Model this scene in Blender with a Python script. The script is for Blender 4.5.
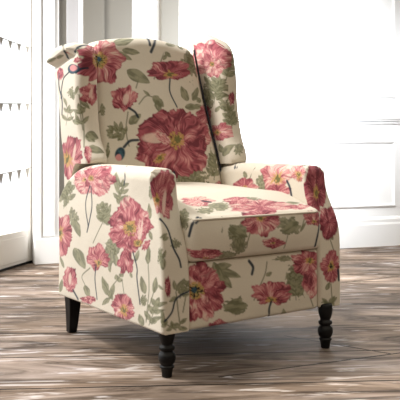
import bpy, math, random
import numpy as np
from mathutils import Vector

# ------------------------------------------------------------------ start
for o in list(bpy.data.objects):
    bpy.data.objects.remove(o, do_unlink=True)
SC = bpy.context.scene
COL = SC.collection

# ------------------------------------------------------------------ camera
YAW = 0.6122
CAM = Vector((-1.459, -1.760, 0.666))
cd = bpy.data.cameras.new('camera')
cd.sensor_width = 36.0
cd.lens = 36.0 * 724.6 / 400.0
cd.shift_y = -50.0 / 400.0
cam = bpy.data.objects.new('camera', cd)
COL.objects.link(cam)
cam.location = CAM
cam.rotation_euler = (math.pi / 2, 0, -YAW)
SC.camera = cam

# ------------------------------------------------------------------ world, sun, window light, added lamps, exposure
SC.view_settings.view_transform = 'Standard'
SC.view_settings.look = 'None'
SC.view_settings.exposure = 0.0
SC.view_settings.gamma = 1.0
SC.view_settings.use_curve_mapping = False

w = bpy.data.worlds.new('world')
SC.world = w
w.use_nodes = True
wt = w.node_tree
wt.nodes.clear()
wo = wt.nodes.new('ShaderNodeOutputWorld')
wb = wt.nodes.new('ShaderNodeBackground')
wc = wt.nodes.new('ShaderNodeTexCoord')
wd = wt.nodes.new('ShaderNodeVectorMath'); wd.operation = 'DOT_PRODUCT'
wd.inputs[1].default_value = Vector((0.0, 0.95, 0.25)).normalized()
wr = wt.nodes.new('ShaderNodeValToRGB')
wr.color_ramp.elements[0].position = 0.5
wr.color_ramp.elements[0].color = (0, 0, 0, 1)
wr.color_ramp.elements[1].position = 0.78
wr.color_ramp.elements[1].color = (1.45, 1.5, 1.55, 1)
wm = wt.nodes.new('ShaderNodeMapRange')
wm.inputs[1].default_value = -1; wm.inputs[2].default_value = 1
wt.links.new(wc.outputs['Generated'], wd.inputs[0])
wt.links.new(wd.outputs['Value'], wm.inputs[0])
wt.links.new(wm.outputs[0], wr.inputs[0])
# the rest of the room: warm, brighter towards the ceiling than near the floor
ws = wt.nodes.new('ShaderNodeSeparateXYZ'); wz = wt.nodes.new('ShaderNodeMapRange'); wz.interpolation_type = 'SMOOTHSTEP'
wz.inputs[1].default_value = 0.28; wz.inputs[2].default_value = 0.58; wz.inputs[3].default_value = 0.03; wz.inputs[4].default_value = 1.85
wz2 = wt.nodes.new('ShaderNodeMapRange'); wz2.interpolation_type = 'SMOOTHSTEP'
wz2.inputs[1].default_value = 0.72; wz2.inputs[2].default_value = 0.95; wz2.inputs[3].default_value = 1.0; wz2.inputs[4].default_value = 0.3
wzm = wt.nodes.new('ShaderNodeMath'); wzm.operation = 'MULTIPLY'
wsc = wt.nodes.new('ShaderNodeVectorMath'); wsc.operation = 'SCALE'; wsc.inputs[0].default_value = (0.60, 0.53, 0.42)
wad = wt.nodes.new('ShaderNodeVectorMath'); wad.operation = 'ADD'
wt.links.new(wc.outputs['Generated'], ws.inputs[0]); wt.links.new(ws.outputs[2], wz.inputs[0]); wt.links.new(ws.outputs[2], wz2.inputs[0]); wt.links.new(wz.outputs[0], wzm.inputs[0]); wt.links.new(wz2.outputs[0], wzm.inputs[1]); wt.links.new(wzm.outputs[0], wsc.inputs['Scale'])
wt.links.new(wr.outputs[0], wad.inputs[0]); wt.links.new(wsc.outputs[0], wad.inputs[1])
wt.links.new(wad.outputs[0], wb.inputs[0])
wt.links.new(wb.outputs[0], wo.inputs[0])
wb.inputs[1].default_value = 1.0

def aim(o, d):
    o.rotation_euler = Vector(d).to_track_quat('-Z', 'Y').to_euler()

sd = bpy.data.lights.new('sun', 'SUN')
sd.energy = 0.7
sd.angle = math.radians(9)
sd.color = (1.0, 0.965, 0.90)
so = bpy.data.objects.new('sun', sd); COL.objects.link(so)
so.location = (-3, 2, 5)
aim(so, (0.55, -0.36, -1.0))

def area(name, loc, d, sx, sy, power, color):
    l = bpy.data.lights.new(name, 'AREA')
    l.shape = 'RECTANGLE'; l.size = sx; l.size_y = sy
    l.energy = power; l.color = color
    o = bpy.data.objects.new(name, l); COL.objects.link(o)
    o.location = loc; aim(o, d)
    return o
area('window_light', (-2.4, 1.5, 1.7), (1, 0.15, -0.25), 1.0, 1.6, 12, (0.93, 0.97, 1.0))
dl = area('door_daylight', (-1.5, 1.95, 1.75), (1.75, 0.12, -0.85), 0.35, 0.35, 34, (1.0, 0.99, 0.97))
dl.data.spread = math.radians(90)
area('added_key_light', (-1.7, 1.3, 3.0), (1.7, -1.0, -2.7), 0.35, 0.35, 76, (1.0, 0.985, 0.965))  # unseen key lamp added high on the left, not an actual window
ww = area('wall_wash', (1.45, 0.35, 1.66), (0.10, 1.0, -0.40), 1.0, 0.35, 34, (0.90, 0.95, 1.0))  # unseen lamp added to brighten the white back wall
ww.data.spread = math.radians(80)

# ------------------------------------------------------------------ materials
def mat(name, color, rough=0.6, metal=0.0, spec=0.5):
    m = bpy.data.materials.new(name); m.use_nodes = True
    b = m.node_tree.nodes['Principled BSDF']
    b.inputs['Base Color'].default_value = (*color, 1)
    b.inputs['Roughness'].default_value = rough
    b.inputs['Metallic'].default_value = metal
    b.inputs['Specular IOR Level'].default_value = spec
    return m

def N(nt, t, **k):
    n = nt.nodes.new(t)
    for a, v in k.items(): setattr(n, a, v)
    return n

def noisy(name, c1, c2, scale, rough=0.6, bump=0.0, stretch=(1, 1, 1), rot=(0, 0, 0)):
    m = mat(name, c1, rough); nt = m.node_tree; b = nt.nodes['Principled BSDF']
    tc = N(nt, 'ShaderNodeTexCoord'); mp = N(nt, 'ShaderNodeMapping')
    mp.inputs['Scale'].default_value = stretch; mp.inputs['Rotation'].default_value = rot
    nz = N(nt, 'ShaderNodeTexNoise'); nz.inputs['Scale'].default_value = scale; nz.inputs['Detail'].default_value = 4
    mx = N(nt, 'ShaderNodeMix', data_type='RGBA')
    mx.inputs[6].default_value = (*c1, 1); mx.inputs[7].default_value = (*c2, 1)
    nt.links.new(tc.outputs['Object'], mp.inputs[0]); nt.links.new(mp.outputs[0], nz.inputs[0])
    nt.links.new(nz.outputs[0], mx.inputs[0]); nt.links.new(mx.outputs[2], b.inputs['Base Color'])
    if bump:
        bp = N(nt, 'ShaderNodeBump'); bp.inputs['Strength'].default_value = bump; bp.inputs['Distance'].default_value = 0.002
        nt.links.new(nz.outputs[0], bp.inputs['Height']); nt.links.new(bp.outputs[0], b.inputs['Normal'])
    return m

M_white = noisy('white_paint', (0.86, 0.86, 0.86), (0.83, 0.835, 0.84), 3, 0.45)
M_door = noisy('cream_paint', (0.80, 0.77, 0.72), (0.76, 0.73, 0.68), 3, 0.45)
M_taupe = noisy('taupe_surface', (0.21, 0.194, 0.165), (0.19, 0.176, 0.15), 4, 0.7)  # even taupe tone for pier, post and narrow trim
M_taupe2 = noisy('grey_surface', (0.44, 0.43, 0.44), (0.40, 0.39, 0.40), 4, 0.7)  # even mid-grey tone for the strip beside the pier
M_black = noisy('black_lacquered_wood', (0.0035, 0.0035, 0.004), (0.006, 0.0055, 0.0055), 30, 0.42, stretch=(1, 1, .15))
M_black.node_tree.nodes['Principled BSDF'].inputs['Specular IOR Level'].default_value = 0.25
M_pennant = noisy('grey_linen', (0.36, 0.34, 0.30), (0.30, 0.28, 0.25), 200, 0.9)
M_gap_shade = noisy('gap_shade_navy', (0.016, 0.020, 0.032), (0.028, 0.022, 0.030), 60, 0.8)  # near-black colour standing in for shade in the backrest gaps

def fabric_material():
    m = mat('floral_linen_fabric', (0.8, 0.74, 0.6), 0.85, 0, 0.25); nt = m.node_tree; b = nt.nodes['Principled BSDF']
    at = N(nt, 'ShaderNodeAttribute'); at.attribute_name = 'print'
    tc = N(nt, 'ShaderNodeTexCoord')
    nz = N(nt, 'ShaderNodeTexNoise'); nz.inputs['Scale'].default_value = 420; nz.inputs['Detail'].default_value = 2
    nz2 = N(nt, 'ShaderNodeTexNoise'); nz2.inputs['Scale'].default_value = 14; nz2.inputs['Detail'].default_value = 3
    mr = N(nt, 'ShaderNodeMapRange'); mr.inputs[3].default_value = 0.86; mr.inputs[4].default_value = 1.12
    mx = N(nt, 'ShaderNodeMix', data_type='RGBA', blend_type='MULTIPLY'); mx.inputs[0].default_value = 1
    nt.links.new(tc.outputs['Object'], nz.inputs[0]); nt.links.new(tc.outputs['Object'], nz2.inputs[0])
    nt.links.new(nz.outputs[0], mr.inputs[0])
    nt.links.new(at.outputs['Color'], mx.inputs[6]); nt.links.new(mr.outputs[0], mx.inputs[7])
    nt.links.new(mx.outputs[2], b.inputs['Base Color'])
    bp = N(nt, 'ShaderNodeBump'); bp.inputs['Strength'].default_value = 0.35; bp.inputs['Distance'].default_value = 0.001
    bp2 = N(nt, 'ShaderNodeBump'); bp2.inputs['Strength'].default_value = 0.5; bp2.inputs['Distance'].default_value = 0.006
    nt.links.new(nz.outputs[0], bp.inputs['Height']); nt.links.new(nz2.outputs[0], bp2.inputs['Height'])
    nt.links.new(bp.outputs[0], bp2.inputs['Normal']); nt.links.new(bp2.outputs[0], b.inputs['Normal'])
    b.inputs['Sheen Weight'].default_value = 0.15
    b.inputs['Sheen Roughness'].default_value = 0.5
    return m
M_fabric = fabric_material()

def floor_material():
    m = mat('weathered_oak_planks', (0.3, 0.25, 0.2), 0.4, 0, 0.07); nt = m.node_tree; b = nt.nodes['Principled BSDF']; L = nt.links.new
    tc = N(nt, 'ShaderNodeTexCoord')
    mp = N(nt, 'ShaderNodeMapping'); mp.inputs['Rotation'].default_value = (0, 0, math.radians(31)); mp.inputs['Location'].default_value = (14, -0.10, 0)
    L(tc.outputs['Object'], mp.inputs[0])
    def chain(mapping, seed):
        br = N(nt, 'ShaderNodeTexBrick'); br.offset = 0.37; br.squash = 1
        br.inputs['Scale'].default_value = 1
        br.inputs['Brick Width'].default_value = 30; br.inputs['Row Height'].default_value = 0.31
        br.inputs['Mortar Size'].default_value = 0.0045; br.inputs['Mortar Smooth'].default_value = 0.2
        br.inputs['Color1'].default_value = (0.0, 0, 0, 1); br.inputs['Color2'].default_value = (1, 1, 1, 1); br.inputs['Mortar'].default_value = (.5, .5, .5, 1)
        L(mapping.outputs[0], br.inputs[0])
        return br
    br = chain(mp, 0)
    # grain: long streaks
    ms = N(nt, 'ShaderNodeMapping'); ms.inputs['Scale'].default_value = (1.5, 7.0, 1); L(mp.outputs[0], ms.inputs[0])
    addv = N(nt, 'ShaderNodeVectorMath', operation='ADD')
    sc = N(nt, 'ShaderNodeVectorMath', operation='SCALE'); sc.inputs['Scale'].default_value = 7
    L(br.outputs['Color'], sc.inputs[0]); L(ms.outputs[0], addv.inputs[0]); L(sc.outputs[0], addv.inputs[1])
    g = N(nt, 'ShaderNodeTexNoise'); g.inputs['Scale'].default_value = 1.0; g.inputs['Detail'].default_value = 6; g.inputs['Roughness'].default_value = .65; g.inputs['Distortion'].default_value = 2.2
    L(addv.outputs[0], g.inputs[0])
    r1 = N(nt, 'ShaderNodeValToRGB'); cr = r1.color_ramp
    cr.elements[0].position = .36; cr.elements[0].color = (0.06, 0.043, 0.032, 1)
    cr.elements[1].position = .70; cr.elements[1].color = (0.46, 0.39, 0.34, 1)
    e = cr.elements.new(.5); e.color = (0.235, 0.19, 0.155, 1)
    L(g.outputs[0], r1.inputs[0])
    # pale worn chalky streaks
    ms2 = N(nt, 'ShaderNodeMapping'); ms2.inputs['Scale'].default_value = (4.0, 24, 1); ms2.inputs['Location'].default_value = (5, 3, 0); L(mp.outputs[0], ms2.inputs[0])
    g2 = N(nt, 'ShaderNodeTexNoise'); g2.inputs['Scale'].default_value = 1; g2.inputs['Detail'].default_value = 5; g2.inputs['Distortion'].default_value = 1.5
    L(ms2.outputs[0], g2.inputs[0])
    r2 = N(nt, 'ShaderNodeMapRange'); r2.inputs[1].default_value = .59; r2.inputs[2].default_value = .68
    L(g2.outputs[0], r2.inputs[0])
    mul = N(nt, 'ShaderNodeMath', operation='MULTIPLY'); mul.inputs[1].default_value = .8; L(r2.outputs[0], mul.inputs[0])
    mx = N(nt, 'ShaderNodeMix', data_type='RGBA'); mx.inputs[7].default_value = (0.66, 0.65, 0.66, 1)
    L(mul.outputs[0], mx.inputs[0]); L(r1.outputs[0], mx.inputs[6])
    # greyer and warmer boards, greyer worn areas
    g4 = N(nt, 'ShaderNodeTexNoise'); g4.inputs['Scale'].default_value = 1.0; g4.inputs['Detail'].default_value = 5; g4.inputs['Distortion'].default_value = 1
    ms4 = N(nt, 'ShaderNodeMapping'); ms4.inputs['Scale'].default_value = (1.2, 3.5, 1); ms4.inputs['Location'].default_value = (2, 8, 0); L(mp.outputs[0], ms4.inputs[0]); L(ms4.outputs[0], g4.inputs[0])
    r4 = N(nt, 'ShaderNodeValToRGB'); r4.color_ramp.elements[0].position = .36; r4.color_ramp.elements[0].color = (.88, .79, .71, 1)
    r4.color_ramp.elements[1].position = .64; r4.color_ramp.elements[1].color = (.92, .90, .92, 1); L(g4.outputs[0], r4.inputs[0])
    m4 = N(nt, 'ShaderNodeMix', data_type='RGBA', blend_type='MULTIPLY'); m4.inputs[0].default_value = 1
    L(mx.outputs[2], m4.inputs[6]); L(r4.outputs[0], m4.inputs[7])
    mx = m4
    # brown stain patches
    g3 = N(nt, 'ShaderNodeTexNoise'); g3.inputs['Scale'].default_value = 1.7; g3.inputs['Detail'].default_value = 3; L(tc.outputs['Object'], g3.inputs[0])
    r3 = N(nt, 'ShaderNodeMapRange'); r3.inputs[1].default_value = .3; r3.inputs[2].default_value = .7; r3.inputs[3].default_value = .58; r3.inputs[4].default_value = 1.3; L(g3.outputs[0], r3.inputs[0])
    mm = N(nt, 'ShaderNodeMix', data_type='RGBA', blend_type='MULTIPLY'); mm.inputs[0].default_value = 1
    L(mx.outputs[2], mm.inputs[6]); L(r3.outputs[0], mm.inputs[7])
    # joints: brick mortar + two diagonal joints of the parquet panel
    sep = N(nt, 'ShaderNodeSeparateXYZ'); L(tc.outputs['Object'], sep.inputs[0])
    joint = br.outputs['Fac']
    def line(px, py, ang, t0, t1, prev, wd=0.004):
        c, s = math.cos(ang), math.sin(ang)
        def lin(a, bb, k):
            m1 = N(nt, 'ShaderNodeMath', operation='MULTIPLY'); m1.inputs[1].default_value = a; L(sep.outputs[0], m1.inputs[0])
            m2 = N(nt, 'ShaderNodeMath', operation='MULTIPLY_ADD'); m2.inputs[1].default_value = bb; L(sep.outputs[1], m2.inputs[0]); L(m1.outputs[0], m2.inputs[2])
            m3 = N(nt, 'ShaderNodeMath', operation='ADD'); m3.inputs[1].default_value = k; L(m2.outputs[0], m3.inputs[0])
            return m3
        d = lin(-s, c, s * px - c * py); t = lin(c, s, -(c * px + s * py))
        ab = N(nt, 'ShaderNodeMath', operation='ABSOLUTE'); L(d.outputs[0], ab.inputs[0])
        lt = N(nt, 'ShaderNodeMath', operation='LESS_THAN'); lt.inputs[1].default_value = wd; L(ab.outputs[0], lt.inputs[0])
        c1 = N(nt, 'ShaderNodeMath', operation='GREATER_THAN'); c1.inputs[1].default_value = t0; L(t.outputs[0], c1.inputs[0])
        c2 = N(nt, 'ShaderNodeMath', operation='LESS_THAN'); c2.inputs[1].default_value = t1; L(t.outputs[0], c2.inputs[0])
        a = N(nt, 'ShaderNodeMath', operation='MULTIPLY'); L(lt.outputs[0], a.inputs[0]); L(c1.outputs[0], a.inputs[1])
        a2 = N(nt, 'ShaderNodeMath', operation='MULTIPLY'); L(a.outputs[0], a2.inputs[0]); L(c2.outputs[0], a2.inputs[1])
        mxx = N(nt, 'ShaderNodeMath', operation='MAXIMUM'); L(prev, mxx.inputs[0]); L(a2.outputs[0], mxx.inputs[1])
        return mxx.outputs[0]
    joint = line(0.413, -0.184, math.radians(180 - 12.43), -.35, 0.62, joint)
    joint = line(0.413, -0.184, math.radians(180 - 70.8), 0, 0.40, joint)
    joint = line(1.2, 0.807, math.radians(-5.6), -0.3, 0.9, joint)
    mj = N(nt, 'ShaderNodeMix', data_type='RGBA'); mj.inputs[7].default_value = (0.012, 0.009, 0.007, 1)
    L(joint, mj.inputs[0]); L(mm.outputs[2], mj.inputs[6]); L(mj.outputs[2], b.inputs['Base Color'])
    rr = N(nt, 'ShaderNodeMapRange'); rr.inputs[3].default_value = .42; rr.inputs[4].default_value = .8; L(g.outputs[0], rr.inputs[0]); L(rr.outputs[0], b.inputs['Roughness'])
    bp = N(nt, 'ShaderNodeBump'); bp.inputs['Strength'].default_value = .5; bp.inputs['Distance'].default_value = .003
    sb = N(nt, 'ShaderNodeMath', operation='SUBTRACT'); L(g.outputs[0], sb.inputs[0]); L(joint, sb.inputs[1])
    L(sb.outputs[0], bp.inputs['Height']); L(bp.outputs[0], b.inputs['Normal'])
    return m
M_floor = floor_material()

def glass_material():
    m = bpy.data.materials.new('window_glass'); m.use_nodes = True; nt = m.node_tree; nt.nodes.clear()
    o = N(nt, 'ShaderNodeOutputMaterial'); t = N(nt, 'ShaderNodeBsdfTransparent'); g = N(nt, 'ShaderNodeBsdfGlossy')
    g.inputs['Roughness'].default_value = .02
    x = N(nt, 'ShaderNodeMixShader'); x.inputs[0].default_value = .05; nt.links.new(t.outputs[0], x.inputs[1]); nt.links.new(g.outputs[0], x.inputs[2])
    nt.links.new(x.outputs[0], o.inputs[0]); return m
M_glass = glass_material()

# ------------------------------------------------------------------ mesh helpers
def mesh_obj(name, verts, faces, m, parent=None, smooth=True):
    verts = np.asarray(verts, dtype=np.float32); me = bpy.data.meshes.new(name)
    if isinstance(faces, np.ndarray):
        n = len(faces); k = faces.shape[1]
        me.vertices.add(len(verts)); me.vertices.foreach_set('co', verts.ravel())
        me.loops.add(n * k); me.loops.foreach_set('vertex_index', faces.astype(np.int32).ravel())
        me.polygons.add(n); me.polygons.foreach_set('loop_start', np.arange(0, n * k, k, dtype=np.int32))
        me.update(calc_edges=True)
    else:
        me.from_pydata([tuple(v) for v in verts], [], faces); me.update()
    if smooth:
        me.polygons.foreach_set('use_smooth', np.ones(len(me.polygons), dtype=bool))
    me.materials.append(m)
    o = bpy.data.objects.new(name, me); COL.objects.link(o)
    if parent: o.parent = parent
    return o

def empty(name, loc=(0, 0, 0), parent=None):
    o = bpy.data.objects.new(name, None); COL.objects.link(o); o.location = loc
    o.empty_display_size = .1
    if parent: o.parent = parent
    return o

class MB:
    """collects boxes / prisms / tubes for one mesh"""
    def __init__(s): s.v = []; s.f = []
    def box(s, o, ex, ey, ez):
        """box from corner o with edge vectors"""
        o, ex, ey, ez = [np.array(a, float) for a in (o, ex, ey, ez)]
        b = len(s.v)
        for k in range(8): s.v.append(o + ex * (k & 1) + ey * ((k >> 1) & 1) + ez * ((k >> 2) & 1))
        fs = [(0, 1, 3, 2), (4, 6, 7, 5), (0, 4, 5, 1), (2, 3, 7, 6), (0, 2, 6, 4), (1, 5, 7, 3)]
        if np.dot(np.cross(ex, ey), ez) > 0: fs = [f[::-1] for f in fs]
        fs = [tuple(b + i for i in f) for f in fs]
        s.f += fs
    def extrude(s, prof, o, ex, ey, ez):
        """profile [(a,b)] in plane ex,ey extruded along ez (full vector)"""
        o, ex, ey, ez = [np.array(a, float) for a in (o, ex, ey, ez)]
        b = len(s.v); n = len(prof)
        for q in (0, 1):
            for a, c in prof: s.v.append(o + ex * a + ey * c + ez * q)
        for i in range(n):
            j = (i + 1) % n; s.f.append((b + i, b + j, b + n + j, b + n + i))
        s.f.append(tuple(b + i for i in range(n))[::-1]); s.f.append(tuple(b + n + i for i in range(n)))
    def tube(s, pts, r, n=8):
        pts = [np.array(p, float) for p in pts]; b = len(s.v)
        for i, p in enumerate(pts):
            d = pts[min(i + 1, len(pts) - 1)] - pts[max(i - 1, 0)]; d /= np.linalg.norm(d)
            a = np.cross(d, (0, 0, 1) if abs(d[2]) < .9 else (1, 0, 0)); a /= np.linalg.norm(a); c = np.cross(d, a)
            rr = r[i] if hasattr(r, '__len__') else r
            for k in range(n):
                t = 2 * math.pi * k / n; s.v.append(p + rr * (a * math.cos(t) + c * math.sin(t)))
        for i in range(len(pts) - 1):
            for k in range(n):
                k2 = (k + 1) % n
                s.f.append((b + i * n + k, b + i * n + k2, b + (i + 1) * n + k2, b + (i + 1) * n + k))
        s.f.append(tuple(b + k for k in range(n))[::-1]); e = b + (len(pts) - 1) * n
        s.f.append(tuple(e + k for k in range(n)))
    def lathe(s, prof, cx, cy, n=32):
        b = len(s.v)
        for r, z in prof:
            for k in range(n):
                t = 2 * math.pi * k / n; s.v.append(np.array((cx + r * math.cos(t), cy + r * math.sin(t), z)))
        for i in range(len(prof) - 1):
            for k in range(n):
                k2 = (k + 1) % n
                s.f.append((b + i * n + k, b + i * n + k2, b + (i + 1) * n + k2, b + (i + 1) * n + k))
        s.f.append(tuple(b + k for k in range(n))[::-1]); e = b + (len(prof) - 1) * n
        s.f.append(tuple(e + k for k in range(n)))
    def build(s, name, m, parent=None, smooth=False, bevel=0, kind=None):
        import bmesh
        o = mesh_obj(name, s.v, s.f, m, parent, smooth)
        bm = bmesh.new(); bm.from_mesh(o.data); bmesh.ops.recalc_face_normals(bm, faces=bm.faces[:]); bm.to_mesh(o.data); bm.free()
        if bevel:
            md = o.modifiers.new('bevel', 'BEVEL'); md.width = bevel; md.segments = 2; md.limit_method = 'ANGLE'
        if kind: o['kind'] = kind
        return o
TPX = {34: -0.0306, 41: 0.0095, 43: 0.0211, 55: 0.0907, 60: 0.12, 67: 0.1611, 79: 0.2324, 83: 0.2563, 104: 0.3835, 132: 0.5571, 162: 0.7485, 179: 0.8595, 190: 0.9324, 375: 2.2918, 395: 2.4558, 402: 2.514, 440: 2.8386}

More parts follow.
